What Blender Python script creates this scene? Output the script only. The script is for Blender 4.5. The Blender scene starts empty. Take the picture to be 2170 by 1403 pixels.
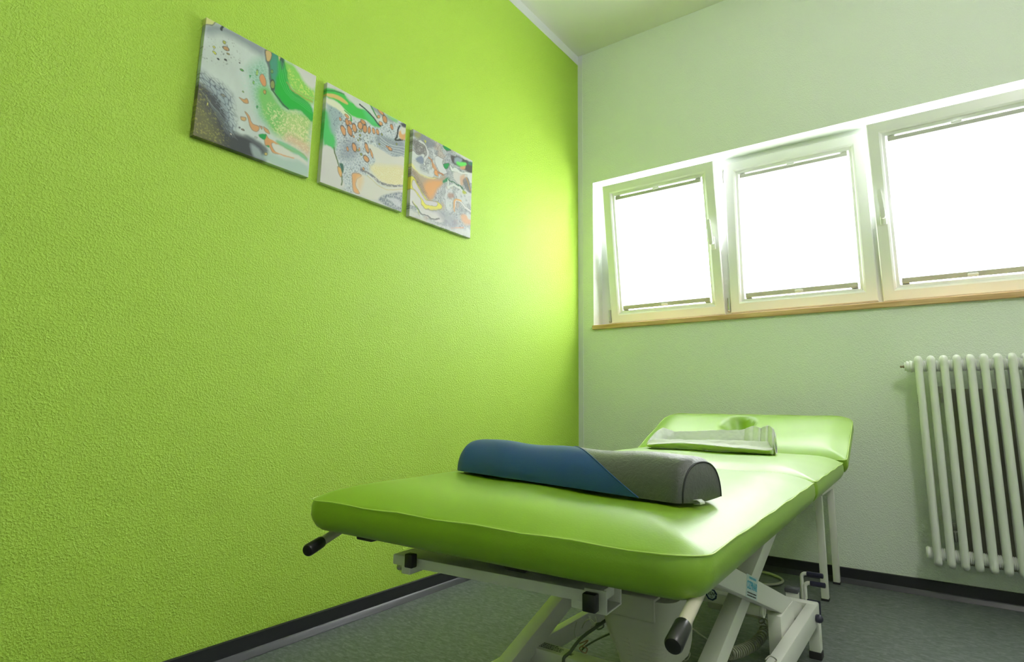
import bpy, bmesh, math, random
import numpy as np
from mathutils import Vector, Matrix
random.seed(7); rng = np.random.default_rng(11)
D = bpy.data; SC = bpy.context.scene; COL = SC.collection
H = .77                      # camera height
LW = -1.82; BW = 3.116       # left wall x, back wall y
CEIL = 3.13; RW = 2.3; FW = -2.2

# ------------------------------------------------------------------ camera
FX, CX, CY = 1219.3, 1121.1, 657.6
def cam_rows():
    yaw, pitch, roll = [math.radians(a) for a in (-35.28, 9.5, .66)]
    cy, sy = math.cos(yaw), math.sin(yaw)
    f = Vector((sy*math.cos(pitch), cy*math.cos(pitch), math.sin(pitch)))
    r = Vector((cy, -sy, 0)); u = r.cross(f)
    c, s = math.cos(roll), math.sin(roll)
    return r*c+u*s, -r*s+u*c, f
CR, CU, CF = cam_rows()
def ray(px, py): return CR*((px-CX)/FX) + CU*(-(py-CY)/FX) + CF
def at_x(px, py, x): r = ray(px, py); r = r*(x/r.x); r.z += H; return r
def at_y(px, py, y): r = ray(px, py); r = r*(y/r.y); r.z += H; return r
def at_z(px, py, z): r = ray(px, py); r = r*((z-H)/r.z); r.z += H; return r
cd = D.cameras.new('camera'); cam = D.objects.new('camera', cd); COL.objects.link(cam)
m = Matrix.Identity(4)
for i in range(3):
    m[i][0] = CR[i]; m[i][1] = CU[i]; m[i][2] = -CF[i]
m.translation = (0, 0, H); cam.matrix_world = m
cd.sensor_width = 36; cd.lens = FX*36/2170
cd.shift_x = (1085-CX)/2170; cd.shift_y = (CY-701.5)/2170; cd.clip_start = .02
SC.camera = cam

# ------------------------------------------------------------------ materials
def lin(c):
    return tuple((v/255/12.92 if v/255 <= .04045 else ((v/255+.055)/1.055)**2.4) for v in c)+(1,)
def mat(name, col, rough=.5, metal=0, coat=0, spec=.5, bump=None, var=None, sheen=0):
    """bump=(scale, strength, distance, detail); var=(scale, amount)"""
    mt = D.materials.new(name); mt.use_nodes = True
    nt = mt.node_tree; b = nt.nodes['Principled BSDF']
    b.inputs['Base Color'].default_value = col if len(col) == 4 else (*col, 1)
    b.inputs['Roughness'].default_value = rough; b.inputs['Metallic'].default_value = metal
    b.inputs['Coat Weight'].default_value = coat; b.inputs['Coat Roughness'].default_value = .43; b.inputs['Coat IOR'].default_value = 1.56
    b.inputs['Specular IOR Level'].default_value = spec
    b.inputs['Sheen Weight'].default_value = sheen
    tc = nt.nodes.new('ShaderNodeTexCoord')
    if var:
        n = nt.nodes.new('ShaderNodeTexNoise'); n.inputs['Scale'].default_value = var[0]; n.inputs['Detail'].default_value = 6
        nt.links.new(tc.outputs['Object'], n.inputs['Vector'])
        mx = nt.nodes.new('ShaderNodeMix'); mx.data_type = 'RGBA'
        c = b.inputs['Base Color'].default_value
        mx.inputs[6].default_value = (*[v*(1-var[1]) for v in c[:3]], 1)
        mx.inputs[7].default_value = (*[min(1, v*(1+var[1])) for v in c[:3]], 1)
        nt.links.new(n.outputs['Fac'], mx.inputs[0]); nt.links.new(mx.outputs[2], b.inputs['Base Color'])
    if bump:
        n = nt.nodes.new('ShaderNodeTexNoise'); n.inputs['Scale'].default_value = bump[0]; n.inputs['Detail'].default_value = bump[3]
        nt.links.new(tc.outputs['Object'], n.inputs['Vector'])
        bp = nt.nodes.new('ShaderNodeBump'); bp.inputs['Strength'].default_value = bump[1]; bp.inputs['Distance'].default_value = bump[2]
        nt.links.new(n.outputs['Fac'], bp.inputs['Height']); nt.links.new(bp.outputs['Normal'], b.inputs['Normal'])
    return mt

def plaster(name, col, strength, scale=95):
    """woodchip / rough plaster: small raised flecks"""
    mt = mat(name, col, .50, spec=.5); nt = mt.node_tree; b = nt.nodes['Principled BSDF']
    tc = nt.nodes.new('ShaderNodeTexCoord')
    n1 = nt.nodes.new('ShaderNodeTexNoise'); n1.inputs['Scale'].default_value = scale; n1.inputs['Detail'].default_value = 2.5
    n1.inputs['Roughness'].default_value = .45; n1.inputs['Distortion'].default_value = .5
    nt.links.new(tc.outputs['Object'], n1.inputs['Vector'])
    cr = nt.nodes.new('ShaderNodeValToRGB'); cr.color_ramp.elements[0].position = .42; cr.color_ramp.elements[1].position = .68
    nt.links.new(n1.outputs['Fac'], cr.inputs['Fac'])
    n2 = nt.nodes.new('ShaderNodeTexNoise'); n2.inputs['Scale'].default_value = 9; nt.links.new(tc.outputs['Object'], n2.inputs['Vector'])
    ml = nt.nodes.new('ShaderNodeMath'); ml.operation = 'MULTIPLY_ADD'; ml.inputs[1].default_value = .35
    nt.links.new(n2.outputs['Fac'], ml.inputs[0]); nt.links.new(cr.outputs['Color'], ml.inputs[2])
    bp = nt.nodes.new('ShaderNodeBump'); bp.inputs['Strength'].default_value = strength; bp.inputs['Distance'].default_value = .0035
    nt.links.new(ml.outputs[0], bp.inputs['Height']); nt.links.new(bp.outputs['Normal'], b.inputs['Normal'])
    return mt

M = {}
M['green_wall'] = plaster('lime_wall_paint', (.40, .615, .060, 1), .60, 185)
M['white_wall'] = plaster('pale_wall_paint', (.80, .855, .79, 1), .36, 185)
M['ceiling'] = mat('ceiling_paint', (.86, .85, .83), .8)
M['strip'] = mat('white_border_paint', (.78, .80, .84), .6)
M['vinyl'] = mat('lime_vinyl', (.205, .385, .004), .45, coat=1.0, spec=.4, bump=(300, .22, .0015, 3))
M['vinyl_seam'] = mat('lime_seam_highlight', (.50, .70, .16), .4, spec=.6)  # lighter than the vinyl: soft highlight on the welt put into the colour
M['white_metal'] = mat('white_enamel', (.78, .78, .74), .38, spec=.5, bump=(600, .05, .0005, 1))
M['rad'] = mat('radiator_enamel', (.80, .82, .78), .35, spec=.5)
M['black'] = mat('black_plastic', (.012, .012, .014), .32)
M['blackrub'] = mat('black_rubber', (.02, .02, .022), .6)
M['navy_grip'] = mat('dark_blue_grip', (.02, .02, .045), .3)
M['greycap'] = mat('grey_cap', (.10, .105, .12), .5)
M['upvc'] = mat('white_upvc', (.87, .88, .88), .30, spec=.5)
M['alu'] = mat('painted_rail', (.48, .49, .44), .45)
M['steel'] = mat('zinc_steel', (.55, .55, .52), .3, metal=1)
M['chrome'] = mat('chrome', (.75, .76, .78), .12, metal=1)
M['housing'] = mat('grey_plastic', (.46, .46, .40), .5)
M['cable'] = mat('grey_cable', (.40, .40, .33), .5)
M['cable_dark'] = mat('dark_cable', (.09, .11, .07), .5)
M['brown'] = mat('brown_plastic', (.20, .12, .07), .5)
M['brass'] = mat('old_brass', (.30, .24, .15), .4, metal=1)
M['base'] = mat('black_baseboard', (.016, .017, .020), .42, bump=(60, .1, .001, 3))
M['cove'] = mat('grey_cove_strip', (.035, .037, .045), .36)
M['handle'] = mat('cream_enamel', (.62, .57, .48), .3)
M['navy'] = mat('seal_blue', (.02, .05, .17), .5)
M['sticker_blue'] = mat('sticker_blue', (.05, .38, .58), .5)
M['sticker_back'] = mat('sticker_pale', (.62, .72, .74), .45)
M['ink'] = mat('dark_ink', (.05, .05, .06), .6)
M['panel'] = mat('grey_insulation_panel', (.36, .35, .30), .6)
M['blue_vinyl'] = mat('blue_vinyl', (.022, .074, .25), .46, spec=.35, bump=(300, .2, .001, 4))
def crinkle():
    mt = mat('grey_leatherette', (.085, .090, .088), .34, spec=.5); nt = mt.node_tree; b = nt.nodes['Principled BSDF']
    tc = nt.nodes.new('ShaderNodeTexCoord'); n = nt.nodes.new('ShaderNodeTexNoise')
    n.inputs['Scale'].default_value = 75; n.inputs['Detail'].default_value = 7; n.inputs['Distortion'].default_value = 1.6; n.inputs['Roughness'].default_value = .65
    nt.links.new(tc.outputs['Object'], n.inputs['Vector'])
    bp = nt.nodes.new('ShaderNodeBump'); bp.inputs['Strength'].default_value = .55; bp.inputs['Distance'].default_value = .003
    nt.links.new(n.outputs['Fac'], bp.inputs['Height']); nt.links.new(bp.outputs['Normal'], b.inputs['Normal'])
    return mt
M['grey_vinyl'] = crinkle()
M['dark_piping'] = mat('dark_piping', (.018, .020, .026), .5)
M['cloth'] = mat('white_cotton', (.80, .82, .82), .85, spec=.2, sheen=.2, bump=(260, .12, .001, 4))

def floor_mat():
    mt = mat('mottled_linoleum', (.08, .09, .09), .42, spec=.45); nt = mt.node_tree; b = nt.nodes['Principled BSDF']
    tc = nt.nodes.new('ShaderNodeTexCoord')
    mp = nt.nodes.new('ShaderNodeMapping'); mp.inputs['Scale'].default_value = (26, 60, 1); mp.inputs['Rotation'].default_value = (0, 0, .5)
    nt.links.new(tc.outputs['Object'], mp.inputs['Vector'])
    n = nt.nodes.new('ShaderNodeTexNoise'); n.inputs['Scale'].default_value = 1.4; n.inputs['Detail'].default_value = 9; n.inputs['Roughness'].default_value = .68; n.inputs['Distortion'].default_value = .8
    nt.links.new(mp.outputs[0], n.inputs['Vector'])
    cr = nt.nodes.new('ShaderNodeValToRGB'); e = cr.color_ramp.elements
    e[0].position = .28; e[0].color = (.052, .068, .056, 1); e[1].position = .78; e[1].color = (.26, .28, .285, 1)
    a = cr.color_ramp.elements.new(.5); a.color = (.115, .135, .13, 1)
    nt.links.new(n.outputs['Fac'], cr.inputs['Fac']); nt.links.new(cr.outputs['Color'], b.inputs['Base Color'])
    n2 = nt.nodes.new('ShaderNodeTexNoise'); n2.inputs['Scale'].default_value = 30; nt.links.new(tc.outputs['Object'], n2.inputs['Vector'])
    bp = nt.nodes.new('ShaderNodeBump'); bp.inputs['Strength'].default_value = .12; bp.inputs['Distance'].default_value = .002
    nt.links.new(n2.outputs['Fac'], bp.inputs['Height']); nt.links.new(bp.outputs['Normal'], b.inputs['Normal'])
    return mt
M['floor'] = floor_mat()

def wood_mat():
    mt = mat('beech_sill', (.50, .28, .10), .42); nt = mt.node_tree; b = nt.nodes['Principled BSDF']
    tc = nt.nodes.new('ShaderNodeTexCoord')
    mp = nt.nodes.new('ShaderNodeMapping'); mp.inputs['Scale'].default_value = (1.6, 30, 30)
    nt.links.new(tc.outputs['Object'], mp.inputs['Vector'])
    n = nt.nodes.new('ShaderNodeTexNoise'); n.inputs['Scale'].default_value = 3; n.inputs['Detail'].default_value = 6
    nt.links.new(mp.outputs[0], n.inputs['Vector'])
    cr = nt.nodes.new('ShaderNodeValToRGB'); e = cr.color_ramp.elements
    e[0].position = .3; e[0].color = (.50, .29, .12, 1); e[1].position = .75; e[1].color = (.76, .52, .28, 1)
    nt.links.new(n.outputs['Fac'], cr.inputs['Fac']); nt.links.new(cr.outputs['Color'], b.inputs['Base Color'])
    return mt
M['wood'] = wood_mat()

def glass_mat():
    mt = D.materials.new('window_glass'); mt.use_nodes = True; nt = mt.node_tree; nt.nodes.clear()
    o = nt.nodes.new('ShaderNodeOutputMaterial'); mx = nt.nodes.new('ShaderNodeMixShader'); mx.inputs[0].default_value = .06
    t = nt.nodes.new('ShaderNodeBsdfTransparent'); g = nt.nodes.new('ShaderNodeBsdfGlossy'); g.inputs['Roughness'].default_value = .02
    nt.links.new(t.outputs[0], mx.inputs[1]); nt.links.new(g.outputs[0], mx.inputs[2]); nt.links.new(mx.outputs[0], o.inputs[0])
    return mt
M['glass'] = glass_mat()
def blind_mat():
    mt = D.materials.new('pleated_fabric'); mt.use_nodes = True; nt = mt.node_tree; nt.nodes.clear()
    o = nt.nodes.new('ShaderNodeOutputMaterial'); mx = nt.nodes.new('ShaderNodeMixShader'); mx.inputs[0].default_value = .35
    t = nt.nodes.new('ShaderNodeBsdfTranslucent'); t.inputs['Color'].default_value = (.95, .96, .95, 1)
    g = nt.nodes.new('ShaderNodeBsdfDiffuse'); g.inputs['Color'].default_value = (.85, .86, .84, 1)
    nt.links.new(t.outputs[0], mx.inputs[1]); nt.links.new(g.outputs[0], mx.inputs[2]); nt.links.new(mx.outputs[0], o.inputs[0])
    return mt
M['blind'] = blind_mat()

# ------------------------------------------------------------------ mesh helpers
def link(name, bm, m, parent=None, smooth=None, root_loc=None):
    me = D.meshes.new(name); 
    bmesh.ops.recalc_face_normals(bm, faces=bm.faces)
    bm.to_mesh(me); bm.free()
    me.materials.append(m)
    o = D.objects.new(name, me); COL.objects.link(o)
    if smooth is not None:
        for p in me.polygons: p.use_smooth = True
        if smooth < 180:
            me.set_sharp_from_angle(angle=math.radians(smooth))
    if parent is not None: setparent(o, parent)
    return o
WL = {}
def wloc(o):
    v = Vector(o.location)
    return v if o.name not in WL else WL[o.name]
def setparent(o, parent):
    """meshes are written in world coordinates; parents are Empties/meshes without rotation"""
    o.parent = parent; o.matrix_parent_inverse = Matrix.Translation(-wpos(parent))
def wpos(o):
    # translation-only world position
    if o.parent is None: return Vector(o.location)
    return Vector(o.location) + o.matrix_parent_inverse.translation + wpos(o.parent)
def tag(o, label=None, cat=None, group=None, kind=None):
    if label: o['label'] = label
    if cat: o['category'] = cat
    if group: o['group'] = group
    if kind: o['kind'] = kind
    return o
def empty(name, loc, label, cat, group=None):
    o = D.objects.new(name, None); COL.objects.link(o); o.location = loc; o.empty_display_size = .05
    return tag(o, label, cat, group)
def struct(name, bm, m, smooth=None):
    return tag(link(name, bm, m, None, smooth), kind='structure')

def box(bm, lo, hi, bevel=0, mtx=None):
    r = bmesh.ops.create_cube(bm, size=1)
    vs = r['verts']; lo = Vector(lo); hi = Vector(hi); c = (lo+hi)/2; s = hi-lo
    for v in vs: v.co = Vector((v.co.x*s.x, v.co.y*s.y, v.co.z*s.z))+c
    if bevel:
        es = list({e for v in vs for e in v.link_edges})
        g = bmesh.ops.bevel(bm, geom=es, offset=bevel, segments=2, profile=.5, affect='EDGES')
        vs = list({v for f in g['faces'] for v in f.verts} | {v for v in vs if v.is_valid})
    if mtx is not None:
        for v in vs: v.co = mtx @ v.co
    return vs
def B(): return bmesh.new()
def bx(lo, hi, bevel=0, mtx=None):
    bm = B(); box(bm, lo, hi, bevel, mtx); return bm
def bar(bm, p, q, w, h, bevel=.002, up=Vector((0, 0, 1))):
    """rectangular tube from p to q, w across, h along 'up'"""
    p = Vector(p); q = Vector(q); d = (q-p); L = d.length; d.normalize()
    s = d.cross(up).normalized(); u = s.cross(d)
    mt = Matrix(((d.x, s.x, u.x, p.x), (d.y, s.y, u.y, p.y), (d.z, s.z, u.z, p.z), (0, 0, 0, 1)))
    return box(bm, (0, -w/2, -h/2), (L, w/2, h/2), bevel, mt)
def tube(bm, pts, r, n=10, cap=True, closed=False):
    pts = [Vector(p) for p in pts]; N = len(pts)
    rs = r if isinstance(r, (list, tuple)) else [r]*N
    rings = []; prev = None
    for i, p in enumerate(pts):
        if closed: t = (pts[(i+1) % N]-pts[i-1])
        else: t = pts[min(i+1, N-1)]-pts[max(i-1, 0)]
        t.normalize()
        if prev is None:
            a = Vector((0, 0, 1)) if abs(t.z) < .9 else Vector((1, 0, 0)); a = (a-t*a.dot(t)).normalized()
        else:
            a = prev-t*prev.dot(t); a.normalize()
        prev = a; b = t.cross(a)
        rings.append([bm.verts.new(p+(a*math.cos(2*math.pi*k/n)+b*math.sin(2*math.pi*k/n))*rs[i]) for k in range(n)])
    for i in range(N if closed else N-1):
        A = rings[i]; C = rings[(i+1) % N]
        for k in range(n): bm.faces.new((A[k], A[(k+1) % n], C[(k+1) % n], C[k]))
    if cap and not closed:
        bm.faces.new(rings[0][::-1]); bm.faces.new(rings[-1])
    return bm
def spline(pts, n=8):
    pts = [Vector(p) for p in pts]; out = []
    for i in range(len(pts)-1):
        p0 = pts[max(i-1, 0)]; p1 = pts[i]; p2 = pts[i+1]; p3 = pts[min(i+2, len(pts)-1)]
        for k in range(n):
            t = k/n
            out.append(.5*((2*p1)+(p2-p0)*t+(2*p0-5*p1+4*p2-p3)*t*t+(3*p1-p0-3*p2+p3)*t**3))
    out.append(pts[-1]); return out
def lathe(bm, prof, origin, axis, n=20):
    """prof: (distance along axis, radius)"""
    o = Vector(origin); t = Vector(axis).normalized()
    a = Vector((0, 0, 1)) if abs(t.z) < .9 else Vector((1, 0, 0)); a = (a-t*a.dot(t)).normalized(); b = t.cross(a)
    rings = [[bm.verts.new(o+t*d+(a*math.cos(2*math.pi*k/n)+b*math.sin(2*math.pi*k/n))*max(r, 1e-5)) for k in range(n)] for d, r in prof]
    for A, C in zip(rings, rings[1:]):
        for k in range(n): bm.faces.new((A[k], A[(k+1) % n], C[(k+1) % n], C[k]))
    bm.faces.new(rings[0][::-1]); bm.faces.new(rings[-1])
    return bm
def text_mesh(name, body, size, mtx, m, parent, bold=0, width=1):
    cu = D.curves.new(name, 'FONT'); cu.body = body; cu.size = size; cu.extrude = .00015; cu.offset = bold
    cu.align_x = 'CENTER'; cu.align_y = 'CENTER'
    tmp = D.objects.new(name, cu); COL.objects.link(tmp)
    dg = bpy.context.evaluated_depsgraph_get(); me = D.meshes.new_from_object(tmp.evaluated_get(dg))
    D.objects.remove(tmp); D.curves.remove(cu)
    o = D.objects.new(name, me); COL.objects.link(o); me.materials.clear(); me.materials.append(m)
    for v in me.vertices:
        v.co = mtx @ Vector((v.co.x*width, v.co.y, v.co.z))
    if parent is not None: setparent(o, parent)
    return o
def frame_mtx(o, xdir, ydir):
    x = Vector(xdir).normalized(); y = Vector(ydir); y = (y-x*y.dot(x)).normalized(); z = x.cross(y); o = Vector(o)
    return Matrix(((x.x, y.x, z.x, o.x), (x.y, y.y, z.y, o.y), (x.z, y.z, z.z, o.z), (0, 0, 0, 1)))

# ------------------------------------------------------------------ room
WX0, WX1, WZ0, WZ1 = -1.712, .60, 1.243, 2.20      # window opening
TH = .34
struct('floor', bx((LW-.2, FW-.2, -.1), (RW+.2, BW+TH, 0)), M['floor'])
struct('ceiling', bx((LW-.2, FW-.2, CEIL), (RW+.2, BW+TH, CEIL+.1)), M['ceiling'])
struct('wall_left', bx((LW-.2, FW-.2, 0), (LW, BW, CEIL)), M['green_wall'])
struct('wall_right', bx((RW, FW-.2, 0), (RW+.2, BW, CEIL)), M['white_wall'])
struct('wall_front', bx((LW, FW-.2, 0), (RW, FW, CEIL)), M['white_wall'])
bm = B()
box(bm, (LW-.2, BW, 0), (RW+.2, BW+TH, WZ0)); box(bm, (LW-.2, BW, WZ1), (RW+.2, BW+TH, CEIL))
box(bm, (LW-.2, BW, WZ0), (WX0, BW+TH, WZ1)); box(bm, (WX1, BW, WZ0), (RW+.2, BW+TH, WZ1))
struct('wall_back', bm, M['white_wall'])
struct('trim_1', bx((LW, FW, 3.066), (LW+.003, BW, CEIL)), M['strip'])
struct('trim_2', bx((LW, BW-.003, .065), (LW+.034, BW, CEIL)), M['strip'])

def baseboard(name, wall):
    prof = [(0, 0), (0, .062), (.004, .066), (.009, .064), (.010, .020), (.011, .018)]
    bm = B(); cv = B()
    def ext(bm, prof):
        rows = []
        for end in (0, 1):
            row = []
            for d, z in prof:
                if wall == 'L': p = (LW+d, FW if end == 0 else BW, z)
                else: p = (LW if end == 0 else RW, BW-d, z)
                row.append(bm.verts.new(p))
            rows.append(row)
        n = len(prof)
        for k in range(n): bm.faces.new((rows[0][k], rows[0][(k+1) % n], rows[1][(k+1) % n], rows[1][k]))
        bm.faces.new(rows[0]); bm.faces.new(rows[1][::-1])
    ext(bm, [(0, 0), (0, .060), (.003, .0635), (.010, .061), (.011, .016), (.011, 0)])
    ext(cv, [(.011, 0), (.011, .020), (.015, .0215), (.021, .0165), (.023, .009), (.029, .003), (.030, 0)])
    o = struct(name, bm, M['base'], 40)
    link('cove_strip', cv, M['cove'], o, 40)
    return o
baseboard('baseboard_left', 'L'); baseboard('baseboard_back', 'B')

# sill (beech board)
bm = B(); box(bm, (WX0-.002, BW-.018, WZ0), (WX1, BW+.20, WZ0+.026), .003)
struct('trim_3', bm, M['wood'])

# ---- fixed frames + sashes -------------------------------------------------
FY = BW+.118     # inner face of the fixed frame
SW, SH = .705, .875
SZ = WZ0+.052    # sash bottom
sash_x = [-1.640, -.905, -.180]
def loops(bm, w, h, prof, mtx):
    """mitred rectangular frame; prof = (inset from outer edge, y depth into room negative)"""
    rings = []
    for ins, dy in prof:
        rings.append([bm.verts.new(mtx @ Vector(p)) for p in ((ins, dy, ins), (w-ins, dy, ins), (w-ins, dy, h-ins), (ins, dy, h-ins))])
    n = len(rings)
    for i in range(n):
        A = rings[i]; C = rings[(i+1) % n]
        for k in range(4): bm.faces.new((A[k], A[(k+1) % 4], C[(k+1) % 4], C[k]))
bounds = [WX0, -.920, -.193, WX1]
def window(i):
    x0 = sash_x[i]; tilt = [7.2, 0, 7.2][i]
    fx0, fx1 = bounds[i], bounds[i+1]
    bm = B(); w = fx1-fx0; h = WZ1-(WZ0+.026)
    ml = x0-fx0+.022; 
    # fixed frame: outer rectangle with opening
    zb = WZ0+.026
    L = x0+.022; R = x0+SW-.022; Bz = SZ+.022; Tz = SZ+SH-.022
    box(bm, (fx0, FY, zb), (L, FY+.07, WZ1)); box(bm, (R, FY, zb), (fx1, FY+.07, WZ1))
    box(bm, (L, FY, zb), (R, FY+.07, Bz)); box(bm, (L, FY, Tz), (R, FY+.07, WZ1))
    # raised rebate step
    root = struct('window_%d' % (i+1), bm, M['upvc'])
    # step bead round the opening
    bm = B(); loops(bm, R-L, Tz-Bz, [(0, 0), (0, .012), (.012, .012), (.012, 0)], Matrix.Translation((L, FY+.058, Bz)))
    link('rebate', bm, M['upvc'], root)
    # sash, local frame: x right, y out (0 = room face), z up, pivot at bottom
    sy = FY-.018
    T = Matrix.Translation((x0, sy+.045, SZ)) @ Matrix.Rotation(math.radians(tilt), 4, 'X') @ Matrix.Translation((0, -.045, 0))
    prof = [(.004, .0), (0, .004), (0, .016), (.012, .018), (.012, .062), (.078, .062), (.078, .030), (.072, .016), (.060, .012), (.0575, .006), (.052, .002), (.048, 0)]
    bm = B(); loops(bm, SW, SH, prof, T)
    sash = link('sash', bm, M['upvc'], root, 25)
    g = .076
    bm = B(); box(bm, (g, .040, g), (SW-g, .046, SH-g), 0, T); link('pane', bm, M['glass'], root)
    # handle
    if i != 1:
        hx = SW-.034 if i == 0 else .034; hz = .42
        bm = B(); box(bm, (hx-.013, -.010, hz-.050), (hx+.013, 0, hz+.022), .004, T)
        hd = link('handle', bm, M['upvc'], root, 50)
        bm = B()
        # tilted sash: lever points up
        pts = [(hx, -.008, hz-.012), (hx, -.034, hz-.012), (hx, -.042, hz-.004), (hx, -.042, hz+.02), (hx, -.040, hz+.115)]
        lean = -.004
        rings = []
        for (x, y, z), hw in zip([(hx, -.040, hz-.026), (hx, -.044, hz-.018), (hx, -.045, hz+.03), (hx+lean, -.043, hz+.09), (hx+lean, -.042, hz+.118)], (.006, .011, .0105, .010, .008)):
            rings.append([bm.verts.new(T @ Vector(p)) for p in ((x-hw, y-.006, z), (x+hw, y-.006, z), (x+hw, y+.006, z), (x-hw, y+.006, z))])
        for A, C in zip(rings, rings[1:]):
            for k in range(4): bm.faces.new((A[k], A[(k+1) % 4], C[(k+1) % 4], C[k]))
        bm.faces.new(rings[0][::-1]); bm.faces.new(rings[-1])
        bmesh.ops.bevel(bm, geom=list(bm.edges), offset=.0025, segments=2, affect='EDGES')
        lathe(bm, [(0, .009), (.036, .009)], T @ Vector((hx, -.006, hz-.014)), T.to_3x3() @ Vector((0, -1, 0)), 16)
        link('lever', bm, M['upvc'], root, 50)
    # hinges at the hinge side (left for 1 and 2)
    if i < 2:
        bm = B()
        tube(bm, [T @ Vector((-.008, .004, .012)), T @ Vector((-.008, .004, .085))], .007, 10)
        lathe(bm, [(0, .006), (.006, .010), (.012, .006)], T @ Vector((-.008, .0, .006)), (0, 0, 1), 10)
        link('hinge', bm, M['steel'], root, 40)
    if i == 1:
        bm = B(); tube(bm, [T @ Vector((-.010, .002, SH-.115)), T @ Vector((-.010, .002, SH-.035))], .005, 10)
        lathe(bm, [(0, .004), (.003, .008), (.012, .008), (.015, .004)], T @ Vector((-.010, .002, SH-.045)), (0, 0, 1), 10)
        link('hinge', bm, M['steel'], root, 40)
    # pleated blind in the glazing opening
    side = ['leftmost, tilted window', 'middle, closed window', 'right-hand, tilted window'][i]
    bl = empty('pleated_blind', T @ Vector((SW/2, .03, g)), 'white pleated blind drawn down over the %s' % side, 'blind', 'pleated blinds on the windows')
    a0, a1 = g+.006, SW-g-.006; zt, zbm = SH-g-.013, g+.005
    bm = B(); n = 38; prev = None
    for k in range(n+1):
        z = zbm+.018+(zt-zbm-.018)*k/n; y = .030+(.0045 if k % 2 else -.0045)
        cur = (bm.verts.new(T @ Vector((a0, y, z))), bm.verts.new(T @ Vector((a1, y, z))))
        if prev: bm.faces.new((prev[0], prev[1], cur[1], cur[0]))
        prev = cur
    fb = link('fabric', bm, M['blind'], bl)
    bm = B(); box(bm, (a0, .010, zt-.014), (a1, .034, zt+.006), .002, T); link('head_rail', bm, M['alu'], bl)
    bm = B(); box(bm, (a0, .010, zbm), (a1, .034, zbm+.024), .002, T); link('bottom_rail', bm, M['alu'], bl)
    for zz, nm in ((zt+.001, 'grip_tab'), (zbm+.002, 'grip_tab')):
        bm = B(); box(bm, (SW/2-.020, .004, zz), (SW/2+.020, .012, zz+.013), .003, T); link(nm, bm, M['upvc'], bl)
    for sx in (a0, a1-.030):
        bm = B(); box(bm, (sx, .014, zt+.006), (sx+.030, .030, zt+.011), .001, T); link('bracket', bm, M['alu'], bl)
        bm = B(); box(bm, (sx, .014, zbm-.004), (sx+.030, .030, zbm), .001, T); link('bracket', bm, M['alu'], bl)
    bm = B(); tube(bm, [T @ Vector((SW/2+.001*math.sin(q), .020, zt-q*.009)) for q in range(0, 12)], .0007, 5); link('cord', bm, M['upvc'], bl)
for i in range(3): window(i)

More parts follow.
